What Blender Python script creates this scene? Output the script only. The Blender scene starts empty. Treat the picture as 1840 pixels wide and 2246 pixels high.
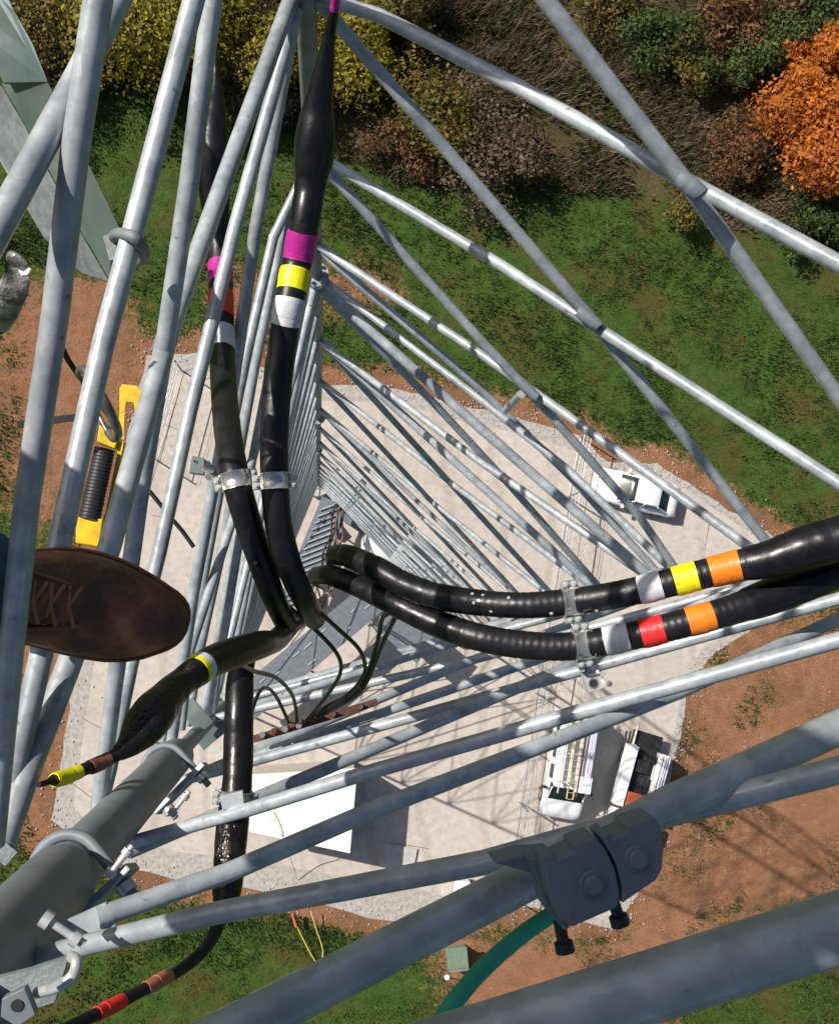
import bpy, math, random
from mathutils import Vector, Matrix, noise
random.seed(7)
sc = bpy.context.scene
# ------------------------------------------------------------------ camera, sky, sun, exposure
H = 51.0                                   # height of the camera above the compound
F, CX, CY = 2300.0, 920.0, 1123.0          # focal length and centre in photo pixels (1840 x 2246)
NX, NY = 720.0, 1300.0                     # where the plumb line falls in the photo
_d = Vector(((NX - CX) / F, -(NY - CY) / F, -1)).normalized()
_x = Vector((1, 0, 0)); _x = (_x - _d * _x.dot(_d)).normalized()
_z = -_d; _y = _z.cross(_x)
RC = Matrix((_x, _y, _z))                  # camera axes as rows expressed so that cam->world = RC
CAMR = RC                                  # world = CAMR @ cam
def P(px, py, d):
    """point seen at photo pixel (px,py) lying d metres below the camera"""
    v = CAMR @ Vector(((px - CX) / F, -(py - CY) / F, -1.0))
    v = v * (d / -v.z)
    return Vector((v.x, v.y, H + v.z))
cam = bpy.data.cameras.new('camera'); camo = bpy.data.objects.new('camera', cam)
sc.collection.objects.link(camo)
camo.matrix_world = Matrix.Translation((0, 0, H)) @ CAMR.to_4x4()
cam.sensor_fit = 'HORIZONTAL'; cam.sensor_width = 36.0; cam.lens = 36.0 * F / 1840.0
cam.clip_start = 0.02; cam.clip_end = 2000
sc.camera = camo
SUN = Vector((-0.90, 0.56, 1.02)).normalized()     # towards the sun
sel = math.asin(SUN.z); 
w = bpy.data.worlds.new('World'); sc.world = w; w.use_nodes = True
nt = w.node_tree; bg = nt.nodes['Background']
sky = nt.nodes.new('ShaderNodeTexSky'); sky.sky_type = 'NISHITA'; sky.sun_disc = False
sky.sun_elevation = sel; sky.sun_rotation = math.atan2(SUN.x, SUN.y)
nt.links.new(sky.outputs[0], bg.inputs[0]); sky.dust_density = 2.5; bg.inputs[1].default_value = 0.063
sl = bpy.data.lights.new('sun', 'SUN'); sl.energy = 5.0; sl.angle = math.radians(0.53); sl.color = (1, .95, .87)
so = bpy.data.objects.new('sun', sl); sc.collection.objects.link(so); so.location = (-40, 25, H + 60)
so.rotation_euler = SUN.to_track_quat('Z', 'Y').to_euler()
sc.view_settings.view_transform = 'Standard'; sc.view_settings.look = 'None'
sc.view_settings.exposure = 0.22; sc.view_settings.gamma = 1.0
sc.cycles.max_bounces = 6; sc.cycles.use_denoising = True

# ------------------------------------------------------------------ materials
def mat(name, col, rough=.6, metal=0., spec=None):
    m = bpy.data.materials.new(name); m.use_nodes = True
    b = m.node_tree.nodes['Principled BSDF']
    b.inputs['Base Color'].default_value = (*col, 1); b.inputs['Roughness'].default_value = rough
    b.inputs['Metallic'].default_value = metal
    if spec is not None: b.inputs['Specular IOR Level'].default_value = spec
    return m
def nz(m, scale, detail=4, rough=.6, coord='Object', w=None):
    t = m.node_tree; n = t.nodes.new('ShaderNodeTexNoise'); n.inputs['Scale'].default_value = scale
    n.inputs['Detail'].default_value = detail; n.inputs['Roughness'].default_value = rough
    c = t.nodes.new('ShaderNodeTexCoord'); t.links.new(c.outputs[coord], n.inputs['Vector'])
    return n
def ramp(m, src, stops):
    t = m.node_tree; r = t.nodes.new('ShaderNodeValToRGB'); e = r.color_ramp.elements
    while len(e) < len(stops): e.new(.5)
    for k, (p, c) in enumerate(stops): e[k].position = p; e[k].color = (*c, 1)
    t.links.new(src, r.inputs[0]); return r
def mottled(name, stops, scale, rough=.6, metal=0., detail=4, bump=0., bscale=None, rstops=None):
    m = mat(name, stops[0][1], rough, metal); t = m.node_tree; b = t.nodes['Principled BSDF']
    n = nz(m, scale, detail); r = ramp(m, n.outputs['Fac'], stops); t.links.new(r.outputs[0], b.inputs['Base Color'])
    if rstops:
        rr = ramp(m, n.outputs['Fac'], [(p, (v, v, v)) for p, v in rstops]); t.links.new(rr.outputs[0], b.inputs['Roughness'])
    if bump:
        n2 = nz(m, bscale or scale * 3, 3); bp = t.nodes.new('ShaderNodeBump'); bp.inputs['Strength'].default_value = bump
        bp.inputs['Distance'].default_value = .01
        t.links.new(n2.outputs['Fac'], bp.inputs['Height']); t.links.new(bp.outputs[0], b.inputs['Normal'])
    return m
M = {}
def galvanised(name, lo, mid, hi, rough=.42, metal=.25):
    m = mat(name, mid, rough, metal); t = m.node_tree; b = t.nodes['Principled BSDF']
    n = nz(m, 22, 7, .65); r = ramp(m, n.outputs['Fac'], [(.30, lo), (.5, mid), (.70, hi)])
    n2 = nz(m, 4.5, 5, .6); r2 = ramp(m, n2.outputs['Fac'], [(.35, (.70, .70, .71)), (.6, (1, 1, 1))])
    vo = t.nodes.new('ShaderNodeTexVoronoi'); vo.inputs['Scale'].default_value = 70; c = t.nodes.new('ShaderNodeTexCoord'); t.links.new(c.outputs['Object'], vo.inputs['Vector'])
    sep = t.nodes.new('ShaderNodeSeparateColor'); t.links.new(vo.outputs['Color'], sep.inputs[0]); r3 = ramp(m, sep.outputs[0], [(0, (.86, .86, .86)), (1, (1.0, 1.0, 1.0))])
    n4 = nz(m, 55, 3, .5); r4 = ramp(m, n4.outputs['Fac'], [(.25, (.45, .42, .39)), (.31, (1, 1, 1))])
    prev = r.outputs[0]
    for q in (r2, r3, r4):
        mx = t.nodes.new('ShaderNodeMix'); mx.data_type = 'RGBA'; mx.blend_type = 'MULTIPLY'; mx.inputs[0].default_value = 1
        t.links.new(prev, mx.inputs[6]); t.links.new(q.outputs[0], mx.inputs[7]); prev = mx.outputs[2]
    t.links.new(prev, b.inputs['Base Color'])
    rr = ramp(m, sep.outputs[1], [(0, (rough - .12,) * 3), (1, (rough + .12,) * 3)]); t.links.new(rr.outputs[0], b.inputs['Roughness'])
    bp = t.nodes.new('ShaderNodeBump'); bp.inputs['Strength'].default_value = .12; bp.inputs['Distance'].default_value = .004
    t.links.new(n.outputs['Fac'], bp.inputs['Height']); t.links.new(bp.outputs[0], b.inputs['Normal'])
    return m
M['galv'] = galvanised('galvanised_steel', (.30, .33, .36), (.44, .475, .505), (.58, .605, .625), .35, .18)
M['galv_dark'] = mottled('dark_mottled_steel', [(.25, (.13, .145, .155)), (.5, (.20, .22, .235)), (.8, (.30, .32, .33))], 34, .6, .15, 6, .2, 200)
M['galv_pipe'] = mottled('dull_galvanised_pipe', [(.3, (.125, .145, .165)), (.5, (.165, .188, .21)), (.75, (.215, .24, .262))], 14, .55, .0, 6, .05, 120)
M['plate'] = mottled('galvanised_plate', [(.3, (.11, .15, .145)), (.55, (.18, .225, .215)), (.75, (.30, .345, .34))], 7, .38, .45, 5)
M['zinc'] = mottled('bright_zinc', [(.3, (.48, .50, .51)), (.7, (.66, .67, .68))], 60, .35, .4)
M['stainless'] = mat('stainless_steel', (.68, .66, .63), .27, .8)
M['jacket'] = mottled('black_cable_jacket', [(.3, (.006, .006, .008)), (.7, (.014, .013, .016))], 40, .42, 0, 4, .10, 60, [(.3, .34), (.7, .46)])
M['tape_black'] = mottled('black_vinyl_tape', [(.3, (.004, .004, .005)), (.7, (.010, .009, .012))], 40, .30, 0, 4, .12, 30, [(.3, .24), (.7, .38)])
M['wrap'] = mottled('wrinkled_black_tape', [(.3, (.006, .005, .005)), (.7, (.018, .014, .011))], 40, .28, 0, 5, .9, 45, [(.3, .18), (.7, .42)])
M['rubber'] = mottled('dark_rubber', [(.3, (.13, .16, .195)), (.7, (.17, .20, .235))], 30, .6, 0, 5, .2, 120)
for n_ in ('jacket', 'tape_black'): M[n_].node_tree.nodes['Principled BSDF'].inputs['Specular IOR Level'].default_value = .38
for n_, c_ in dict(magenta=(.45, .02, .26), yellow=(.86, .80, .01), white=(.66, .66, .69), red=(.80, .025, .03), orange=(.87, .22, .015), brown=(.20, .075, .055), salmon=(.46, .16, .10)).items():
    M[n_] = mottled(n_ + '_vinyl_tape', [(.3, tuple(v * .86 for v in c_)), (.7, c_)], 50, .38, 0, 4, .12, 120)
M['tool_yellow'] = mottled('yellow_painted_steel', [(.3, (.50, .33, .005)), (.6, (.68, .48, .006)), (.8, (.80, .60, .01))], 30, .4, 0, 4)
M['grip'] = mat('black_ribbed_rubber', (.022, .022, .026), .45)
M['hook'] = mottled('dark_worn_steel', [(.3, (.10, .095, .09)), (.7, (.34, .32, .30))], 40, .3, .6)
M['strap'] = mat('black_webbing', (.012, .012, .012), .8)
M['leather'] = mottled('brown_leather', [(.30, (.035, .018, .014)), (.46, (.10, .038, .022)), (.58, (.22, .080, .038)), (.72, (.40, .17, .085))], 21, .5, 0, 9, .9, 45)
M['leather_edge'] = mottled('worn_leather_edge', [(.3, (.12, .045, .025)), (.7, (.26, .11, .06))], 20, .6, 0, 5, .2, 60)
M['sole'] = mat('dark_rubber_sole', (.05, .025, .018), .7)
M['lace'] = mat('brown_lace', (.30, .15, .08), .8)
M['denim'] = mottled('blue_denim', [(.3, (.02, .05, .09)), (.7, (.05, .11, .17))], 60, .9, 0, 6, .4, 200)
M['hose'] = mottled('green_hose', [(.3, (.015, .36, .21)), (.7, (.03, .46, .29))], 20, .5, 0, 3)
M['white_paint'] = mottled('white_car_paint', [(.3, (.78, .79, .80)), (.7, (.83, .84, .84))], 2, .25)
M['roof_white'] = mottled('white_shelter_roof', [(.3, (.70, .69, .67)), (.6, (.80, .79, .78)), (.7, (.84, .84, .83))], 1.2, .5, 0, 6)
M['wall_beige'] = mottled('beige_shelter_wall', [(.3, (.42, .38, .33)), (.7, (.50, .46, .40))], 8, .8)
M['glass'] = mat('dark_car_glass', (.012, .022, .024), .08, 0, .6)
M['tyre'] = mat('black_tyre', (.02, .02, .02), .8)
M['black'] = mottled('black_plastic', [(.3, (.012, .012, .014)), (.7, (.03, .03, .032))], 8, .5)
M['chrome'] = mat('chrome', (.6, .6, .62), .25, 1.)
M['orange_paint'] = mottled('orange_red_gear', [(.3, (.30, .05, .02)), (.7, (.50, .11, .03))], 9, .6)
M['ladder'] = mat('pale_ladder_rail', (.60, .58, .48), .5)
M['ladder_y'] = mat('yellow_fibreglass_rail', (.55, .48, .16), .5)
M['lilac'] = mat('pale_lilac_tube', (.48, .42, .60), .5)
M['concrete'] = mottled('poured_concrete', [(.3, (.38, .37, .36)), (.7, (.52, .51, .49))], 3, .85, 0, 6, .2, 20)
M['rust'] = mottled('rusty_copper', [(.3, (.06, .03, .025)), (.6, (.16, .08, .06)), (.8, (.36, .17, .10))], 60, .5, .4)
M['green_box'] = mottled('green_utility_enclosure', [(.3, (.13, .18, .13)), (.7, (.19, .25, .18))], 8, .7)
M['tank'] = mat('white_tank_paint', (.72, .75, .76), .4)
M['rope'] = mat('yellow_rope', (.62, .55, .12), .8)
M['ribbon'] = mat('red_flagging', (.75, .12, .08), .7)
M['deck'] = mottled('grey_bridge_deck', [(.3, (.13, .145, .165)), (.7, (.19, .205, .23))], 5, .55, .2)
M['bark'] = mottled('bark', [(.3, (.04, .03, .022)), (.7, (.11, .08, .06))], 12, .9)

def leaf(name, cols, var=.5):
    m = mat(name, cols[0], .65); t = m.node_tree; b = t.nodes['Principled BSDF']
    g = t.nodes.new('ShaderNodeNewGeometry')
    n = nz(m, var, 4); a = t.nodes.new('ShaderNodeMath'); a.operation = 'MULTIPLY_ADD'
    t.links.new(g.outputs['Random Per Island'], a.inputs[0]); a.inputs[1].default_value = .45
    s = t.nodes.new('ShaderNodeMath'); s.operation = 'MULTIPLY_ADD'; s.inputs[1].default_value = 1.1; s.inputs[2].default_value = -.28
    t.links.new(n.outputs['Fac'], s.inputs[0]); t.links.new(s.outputs[0], a.inputs[2])
    r = ramp(m, a.outputs[0], [(k / (len(cols) - 1), c) for k, c in enumerate(cols)])
    t.links.new(r.outputs[0], b.inputs['Base Color'])
    tr = t.nodes.new('ShaderNodeBsdfTranslucent'); t.links.new(r.outputs[0], tr.inputs[0])
    mx = t.nodes.new('ShaderNodeMixShader'); mx.inputs[0].default_value = .38
    o = t.nodes['Material Output']; t.links.new(b.outputs[0], mx.inputs[1]); t.links.new(tr.outputs[0], mx.inputs[2]); t.links.new(mx.outputs[0], o.inputs[0])
    return m

# ------------------------------------------------------------------ mesh helpers
class MB:
    def __init__(s): s.v = []; s.f = []; s.sm = []
    def add(s, vs, fs, smooth=False):
        o = len(s.v); s.v += [tuple(q) for q in vs]; s.f += [tuple(i + o for i in q) for q in fs]; s.sm += [smooth] * len(fs)
    def tube(s, pts, rad, seg=16, caps=True, flat=None):
        pts = [Vector(p) for p in pts]; n = len(pts)
        if not hasattr(rad, '__len__'): rad = [rad] * n
        T = [(pts[min(i + 1, n - 1)] - pts[max(i - 1, 0)]).normalized() for i in range(n)]
        a = Vector((0, 0, 1)) if abs(T[0].z) < .9 else Vector((1, 0, 0))
        u = (a - T[0] * a.dot(T[0])).normalized(); vs = []
        for i in range(n):
            u = (u - T[i] * u.dot(T[i])).normalized(); v = T[i].cross(u)
            for k in range(seg):
                an = 2 * math.pi * k / seg
                vs.append(pts[i] + (u * math.cos(an) + v * math.sin(an)) * rad[i])
        fs = [(i * seg + k, i * seg + (k + 1) % seg, (i + 1) * seg + (k + 1) % seg, (i + 1) * seg + k) for i in range(n - 1) for k in range(seg)]
        s.add(vs, fs, True)
        if caps:
            s.add(vs[:seg], [tuple(reversed(range(seg)))]); s.add(vs[-seg:], [tuple(range(seg))])
        return s
    def box(s, c, size, R=None):
        c = Vector(c); vs = []
        for x in (-.5, .5):
            for y in (-.5, .5):
                for z in (-.5, .5):
                    q = Vector((x * size[0], y * size[1], z * size[2])); vs.append(c + (R @ q if R else q))
        s.add(vs, [(0, 1, 3, 2), (4, 6, 7, 5), (0, 4, 5, 1), (2, 3, 7, 6), (0, 2, 6, 4), (1, 5, 7, 3)]); return s
    def bar(s, a, b, wd, th, up=(0, 0, 1)):
        a = Vector(a); b = Vector(b); t = (b - a); L = t.length; t.normalize(); up = Vector(up)
        u = t.cross(up)
        if u.length < 1e-4: u = t.cross(Vector((1, 0, 0)))
        u.normalize(); v = u.cross(t)
        return s.box((a + b) / 2, (L, wd, th), Matrix((t, u, v)).transposed())
    def prism(s, pts, z0, z1):
        n = len(pts); vs = [(p[0], p[1], z0) for p in pts] + [(p[0], p[1], z1) for p in pts]
        s.add(vs, [tuple(reversed(range(n))), tuple(range(n, 2 * n))] + [(i, (i + 1) % n, n + (i + 1) % n, n + i) for i in range(n)]); return s
    def slab(s, pts, off):
        """closed prism from a 3D polygon extruded by a vector"""
        pts = [Vector(p) for p in pts]; off = Vector(off); n = len(pts)
        s.add(pts + [p + off for p in pts], [tuple(range(n)), tuple(reversed(range(n, 2 * n)))] + [(i, n + i, n + (i + 1) % n, (i + 1) % n) for i in range(n)]); return s
    def loft(s, rings, smooth=True, caps=True):
        n = len(rings[0]); vs = [q for r in rings for q in r]
        s.add(vs, [(i * n + k, i * n + (k + 1) % n, (i + 1) * n + (k + 1) % n, (i + 1) * n + k) for i in range(len(rings) - 1) for k in range(n)], smooth)
        if caps: s.add(rings[0], [tuple(reversed(range(n)))], False); s.add(rings[-1], [tuple(range(n))], False)
        return s
    def build(s, name, m, parent=None, bevel=0., **pr):
        me = bpy.data.meshes.new(name); me.from_pydata(s.v, [], s.f)
        me.polygons.foreach_set('use_smooth', s.sm); me.update()
        me.materials.append(M[m] if isinstance(m, str) else m)
        o = bpy.data.objects.new(name, me); sc.collection.objects.link(o)
        if parent:
            o.parent = parent
            o.matrix_parent_inverse = Matrix.Translation(-parent.location) if parent.type == 'EMPTY' and parent.parent is None else Matrix.Identity(4)
            if parent.type == 'EMPTY' and parent.parent is None: o.matrix_parent_inverse = parent.matrix_basis.inverted()
        if bevel:
            b = o.modifiers.new('bevel', 'BEVEL'); b.width = bevel; b.segments = 2; b.limit_method = 'ANGLE'
        for k, v in pr.items(): o[k] = v
        return o
def tag(o, label, cat, group=None, kind=None):
    o['label'] = label; o['category'] = cat
    if group: o['group'] = group
    if kind: o['kind'] = kind
    return o
def thing(name, loc, label, cat, group=None):
    o = bpy.data.objects.new(name, None); o.location = loc; sc.collection.objects.link(o); o.empty_display_size = .1
    o.matrix_basis = Matrix.Translation(Vector(loc)); return tag(o, label, cat, group)
def struct(o): o['kind'] = 'structure'; return o

def pxpath(pts, d0, d1):
    """pixel polyline -> straight-ish 3D polyline; 1/depth runs linearly along it, as on a straight bar"""
    L = [0]
    for a, b in zip(pts, pts[1:]): L.append(L[-1] + math.hypot(b[0] - a[0], b[1] - a[1]))
    return [P(p[0], p[1], 1 / ((1 / d0) * (1 - l / L[-1]) + (1 / d1) * l / L[-1])) for p, l in zip(pts, L)]
def spline(pts, n=8):
    """Catmull-Rom through rows of numbers"""
    out = []; m = len(pts)
    for i in range(m - 1):
        p0 = pts[max(i - 1, 0)]; p1 = pts[i]; p2 = pts[i + 1]; p3 = pts[min(i + 2, m - 1)]
        for k in range(n):
            t = k / n
            out.append(tuple(.5 * (2 * b + (c - a) * t + (2 * a - 5 * b + 4 * c - d) * t * t + (3 * b - a - 3 * c + d) * t ** 3) for a, b, c, d in zip(p0, p1, p2, p3)))
    out.append(tuple(pts[-1])); return out

# ------------------------------------------------------------------ ground
PAD = [(322, 778), (455, 772), (560, 800), (700, 843), (832, 848), (935, 866), (1012, 890), (1090, 905), (1195, 932), (1285, 962), (1330, 1012), (1440, 1018), (1500, 1052), (1600, 1120), (1700, 1178), (1762, 1250), (1700, 1345), (1560, 1440), (1512, 1500), (1490, 1620), (1478, 1668), (1452, 1800), (1440, 1880), (1395, 1970), (1345, 2040), (1270, 2022), (1180, 1992), (1090, 1990), (930, 2032), (800, 2010), (640, 1965), (520, 1945), (400, 1932), (292, 1905), (180, 1850), (112, 1800), (140, 1640), (165, 1470), (205, 1250), (262, 1010), (300, 880)]
padw = [P(x, y, H) for x, y in PAD]
def jag(poly, amp, step):
    out = []
    for i, a in enumerate(poly):
        b = poly[(i + 1) % len(poly)]; n = max(1, int((b - a).length / step))
        for k in range(n):
            q = a.lerp(b, k / n); nn = noise.noise_vector(q * 1.7)
            out.append(Vector((q.x + nn.x * amp + random.uniform(-.3, .3) * amp, q.y + nn.y * amp + random.uniform(-.3, .3) * amp, q.z)))
    return out
def inside(p, poly):
    c = False; j = len(poly) - 1
    for i in range(len(poly)):
        a, b = poly[i], poly[j]
        if (a.y > p.y) != (b.y > p.y) and p.x < (b.x - a.x) * (p.y - a.y) / (b.y - a.y) + a.x: c = not c
        j = i
    return c
def segd(p, poly):
    best = 1e9
    for i in range(len(poly)):
        a, b = poly[i], poly[(i + 1) % len(poly)]; dx, dy = b.x - a.x, b.y - a.y
        t = max(0, min(1, ((p.x - a.x) * dx + (p.y - a.y) * dy) / (dx * dx + dy * dy)))
        best = min(best, math.hypot(p.x - a.x - dx * t, p.y - a.y - dy * t))
    return best
DIRT = [[P(x, y, H) for x, y in q] for q in (
    [(1440, 1460), (1600, 1380), (1840, 1300), (2200, 1250), (2500, 1400), (2500, 1900), (1960, 1990), (1760, 1990), (1600, 2060), (1500, 2150), (1500, 2500), (1180, 2500), (1000, 2260), (930, 2120), (960, 2030), (1340, 2060), (1440, 1900)],
    [(60, 580), (260, 600), (340, 760), (270, 1000), (160, 1200), (60, 1180), (40, 900)],
    [(60, 1200), (160, 1300), (140, 1700), (100, 1800), (60, 1820), (40, 1500)],
    [(640, 560), (860, 600), (900, 660), (760, 690), (640, 660)],
    [(1290, 960), (1460, 1000), (1680, 1150), (1800, 1180), (1850, 1280), (1600, 1430), (1500, 1400), (1400, 1050)],
    [(440, 560), (600, 600), (640, 780), (480, 770)])]
BRUSH = [P(x, y, H) for x, y in [(-900, -900), (2900, -900), (2900, 950), (1840, 560), (1560, 500), (1400, 430), (1130, 400), (900, 400), (700, 330), (520, 210), (200, 190), (-100, 160), (-900, 100)]]
SHADE = [P(x, y, H) for x, y in [(-400, 1500), (40, 1500), (90, 1850), (60, 2500), (-400, 2500)]]
def axis(lo, hi, a, b, fine, coarse):
    v = []; q = lo
    while q < hi: v.append(q); q += fine if a < q < b else coarse
    v.append(hi); return v
gx = axis(-240, 240, -24, 34, .6, 12); gy = axis(-240, 260, -26, 42, .6, 12)
gv = []; ca = []
for y in gy:
    for x in gx:
        p = Vector((x, y, 0)); inp = -26 < x < 36 and -28 < y < 44
        dd = 0; br = 0
        if inp:
            dp = segd(p, padw); dpi = inside(p, padw)
            dd = 1 if dpi else max(0, 1.15 - dp / 1.7)
            for q in DIRT:
                s_ = segd(p, q); s_ = s_ if inside(p, q) else -s_
                dd = max(dd, min(1, max(0, .5 + s_ / 3.2)))
        s_ = segd(p, BRUSH); s_ = s_ if inside(p, BRUSH) else -s_
        br = min(1, max(0, .5 + s_ / 4.0))
        padm = segd(p, padw) * (1 if not inside(p, padw) else -1) if inp else 9
        h = 0.0 if padm < .8 else min(1, (padm - .8) / 3) * (.18 * noise.noise(p * .25) + .10 * noise.noise(p * .9))
        gv.append((x, y, h - .02)); ca.append((dd, br, 0, 1))
nx_ = len(gx)
gf = [(j * nx_ + i, j * nx_ + i + 1, (j + 1) * nx_ + i + 1, (j + 1) * nx_ + i) for j in range(len(gy) - 1) for i in range(nx_ - 1)]
gm = MB(); gm.add(gv, gf, True)
m = mat('grass_and_soil', (.05, .08, .02), .95, 0, .15); M['ground'] = m; t = m.node_tree; b = t.nodes['Principled BSDF']
at = t.nodes.new('ShaderNodeVertexColor'); at.layer_name = 'zones'; sp = t.nodes.new('ShaderNodeSeparateColor'); t.links.new(at.outputs[0], sp.inputs[0])
def mth(op, a_, b_=None, c_=None):
    n = t.nodes.new('ShaderNodeMath'); n.operation = op
    for k, q in enumerate((a_, b_, c_)):
        if q is None: continue
        if isinstance(q, (int, float)): n.inputs[k].default_value = q
        else: t.links.new(q, n.inputs[k])
    return n.outputs[0]
def mixc(fac, c1, c2):
    n = t.nodes.new('ShaderNodeMix'); n.data_type = 'RGBA'; t.links.new(fac, n.inputs[0])
    for q, k in ((c1, 6), (c2, 7)):
        if isinstance(q, tuple): n.inputs[k].default_value = (*q, 1)
        else: t.links.new(q, n.inputs[k])
    return n.outputs[2]
n1 = nz(m, .35, 6, .65).outputs['Fac']; n2 = nz(m, 1.6, 6, .7).outputs['Fac']; n3 = nz(m, 9, 4, .7).outputs['Fac']; n4 = nz(m, 28, 3, .8).outputs['Fac']
grass = ramp(m, mth('ADD', mth('MULTIPLY', n2, .5), mth('MULTIPLY', n3, .5)), [(.30, (.026, .042, .010)), (.44, (.052, .098, .017)), (.55, (.088, .145, .028)), (.68, (.16, .165, .055))]).outputs[0]
brown = ramp(m, mth('ADD', mth('MULTIPLY', n1, .45), mth('MULTIPLY', n3, .55)), [(.32, (.040, .034, .016)), (.45, (.085, .072, .030)), (.55, (.135, .105, .052)), (.70, (.24, .19, .12))]).outputs[0]
soil = ramp(m, mth('ADD', mth('MULTIPLY', n2, .5), mth('MULTIPLY', n4, .5)), [(.28, (.21, .095, .048)), (.46, (.36, .175, .090)), (.60, (.45, .240, .135)), (.78, (.60, .38, .25))]).outputs[0]
soil = mixc(mth('MULTIPLY', mth('LESS_THAN', mth('ADD', mth('MULTIPLY', n1, .7), mth('MULTIPLY', n3, .3)), .475), .40), soil, (.17, .095, .055))
peb = nz(m, 14, 2, .5).outputs['Fac']
soil = mixc(mth('MULTIPLY', mth('GREATER_THAN', peb, .735), .8), soil, (.62, .52, .42))
patch = mth('MULTIPLY', mth('SUBTRACT', n2, .5), 1.1)
patch2 = mth('MULTIPLY', mth('SUBTRACT', n3, .5), 1.2)
fd = mth('MULTIPLY', mth('SUBTRACT', mth('ADD', mth('ADD', sp.outputs[0], patch), patch2), .42), 3.2)
fdn = t.nodes.new('ShaderNodeClamp'); t.links.new(fd, fdn.inputs[0])
fb = mth('MULTIPLY', mth('SUBTRACT', mth('ADD', sp.outputs[1], patch), .45), 3.0)
fbn = t.nodes.new('ShaderNodeClamp'); t.links.new(fb, fbn.inputs[0])
bare = mth('MULTIPLY', mth('GREATER_THAN', mth('ADD', mth('MULTIPLY', n1, .6), mth('MULTIPLY', n3, .4)), .53), .45)
grass = mixc(bare, grass, (.15, .075, .035))
colr = mixc(fdn.outputs[0], mixc(fbn.outputs[0], grass, brown), soil); t.links.new(colr, b.inputs['Base Color'])
bp = t.nodes.new('ShaderNodeBump'); bp.inputs['Strength'].default_value = .9; bp.inputs['Distance'].default_value = .12
t.links.new(mth('ADD', n3, n4), bp.inputs['Height']); t.links.new(bp.outputs[0], b.inputs['Normal'])
go = struct(gm.build('ground', 'ground'))
cl = go.data.color_attributes.new('zones', 'FLOAT_COLOR', 'POINT'); cl.data.foreach_set('color', [v for c in ca for v in c])
# gravel pad: border sheet and main sheet
M['gravel'] = mottled('crushed_limestone_gravel', [(.30, (.40, .355, .315)), (.45, (.47, .425, .38)), (.58, (.505, .46, .415)), (.75, (.57, .53, .49))], 3.2, .9, 0, 12, .10, 40)
M['gravel_edge'] = mottled('dusty_grey_gravel_edge', [(.30, (.27, .245, .225)), (.5, (.37, .345, .32)), (.75, (.50, .47, .44))], 5, .9, 0, 10, .2, 30)
pj = jag(padw, .10, .35)
m = M['gravel']; t = m.node_tree; b = t.nodes['Principled BSDF']; src = b.inputs['Base Color'].links[0].from_socket
st = nz(m, .22, 5, .6); r_st = ramp(m, st.outputs['Fac'], [(.36, (.88, .87, .86)), (.55, (1, 1, 1))])
wv = t.nodes.new('ShaderNodeTexWave'); wv.inputs['Scale'].default_value = .12; wv.inputs['Distortion'].default_value = 7; wv.inputs['Detail'].default_value = 3; wv.inputs['Detail Scale'].default_value = .5
tc = t.nodes.new('ShaderNodeTexCoord'); t.links.new(tc.outputs['Object'], wv.inputs['Vector']); r_w = ramp(m, wv.outputs['Fac'], [(.02, (.86, .85, .84)), (.10, (1, 1, 1))])
for q_ in (r_st, r_w):
    mx = t.nodes.new('ShaderNodeMix'); mx.data_type = 'RGBA'; mx.blend_type = 'MULTIPLY'; mx.inputs[0].default_value = .8
    t.links.new(src, mx.inputs[6]); t.links.new(q_.outputs[0], mx.inputs[7]); src = mx.outputs[2]
t.links.new(src, b.inputs['Base Color'])
q = MB(); q.add([(p.x, p.y, .004) for p in pj], [tuple(range(len(pj)))]); struct(q.build('gravel_border', 'gravel_edge'))
cen = sum(padw, Vector()) / len(padw)
PADI = [(335, 830), (455, 812), (560, 838), (700, 878), (832, 882), (935, 900), (1012, 924), (1090, 940), (1195, 967), (1280, 995), (1330, 1030), (1440, 1040), (1500, 1070), (1600, 1140), (1690, 1195), (1740, 1250), (1690, 1330), (1540, 1425), (1498, 1500), (1478, 1620), (1462, 1668), (1440, 1800), (1425, 1880), (1385, 1955), (1335, 2020), (1270, 2005), (1180, 1972), (1090, 1960), (1000, 1975), (900, 1945), (800, 1935), (640, 1902), (520, 1880), (400, 1870), (300, 1850), (205, 1810), (160, 1770), (180, 1640), (205, 1470), (245, 1250), (300, 1010), (325, 900)]
pi_ = jag([P(x, y, H) for x, y in PADI], .05, .5)
q = MB(); q.add([(p.x, p.y, .010) for p in pi_], [tuple(range(len(pi_)))]); struct(q.build('gravel_pad', 'gravel'))
# seams of the ground cloth showing as thin dark joints
M['joint'] = mat('dark_joint', (.20, .18, .16), .9)
for a, c in (((395, 852), (250, 1330)), ((360, 930), (405, 948)), ((335, 1130), (380, 1140)), ((330, 1330), (240, 1320)), ((180, 1575), (225, 1600)), ((150, 1712), (200, 1750)), ((850, 1875), (865, 1850)), ((868, 1850), (940, 1862)), ((1205, 1560), (1180, 1860)), ((1275, 1225), (1262, 1290)), ((1555, 1150), (1545, 1205)), ((865, 1440), (900, 1500))):
    q = MB(); a3, c3 = P(*a, H), P(*c, H); a3.z = c3.z = .016; q.bar(a3, c3, .035, .006); struct(q.build('ground_joint', 'joint'))

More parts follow.
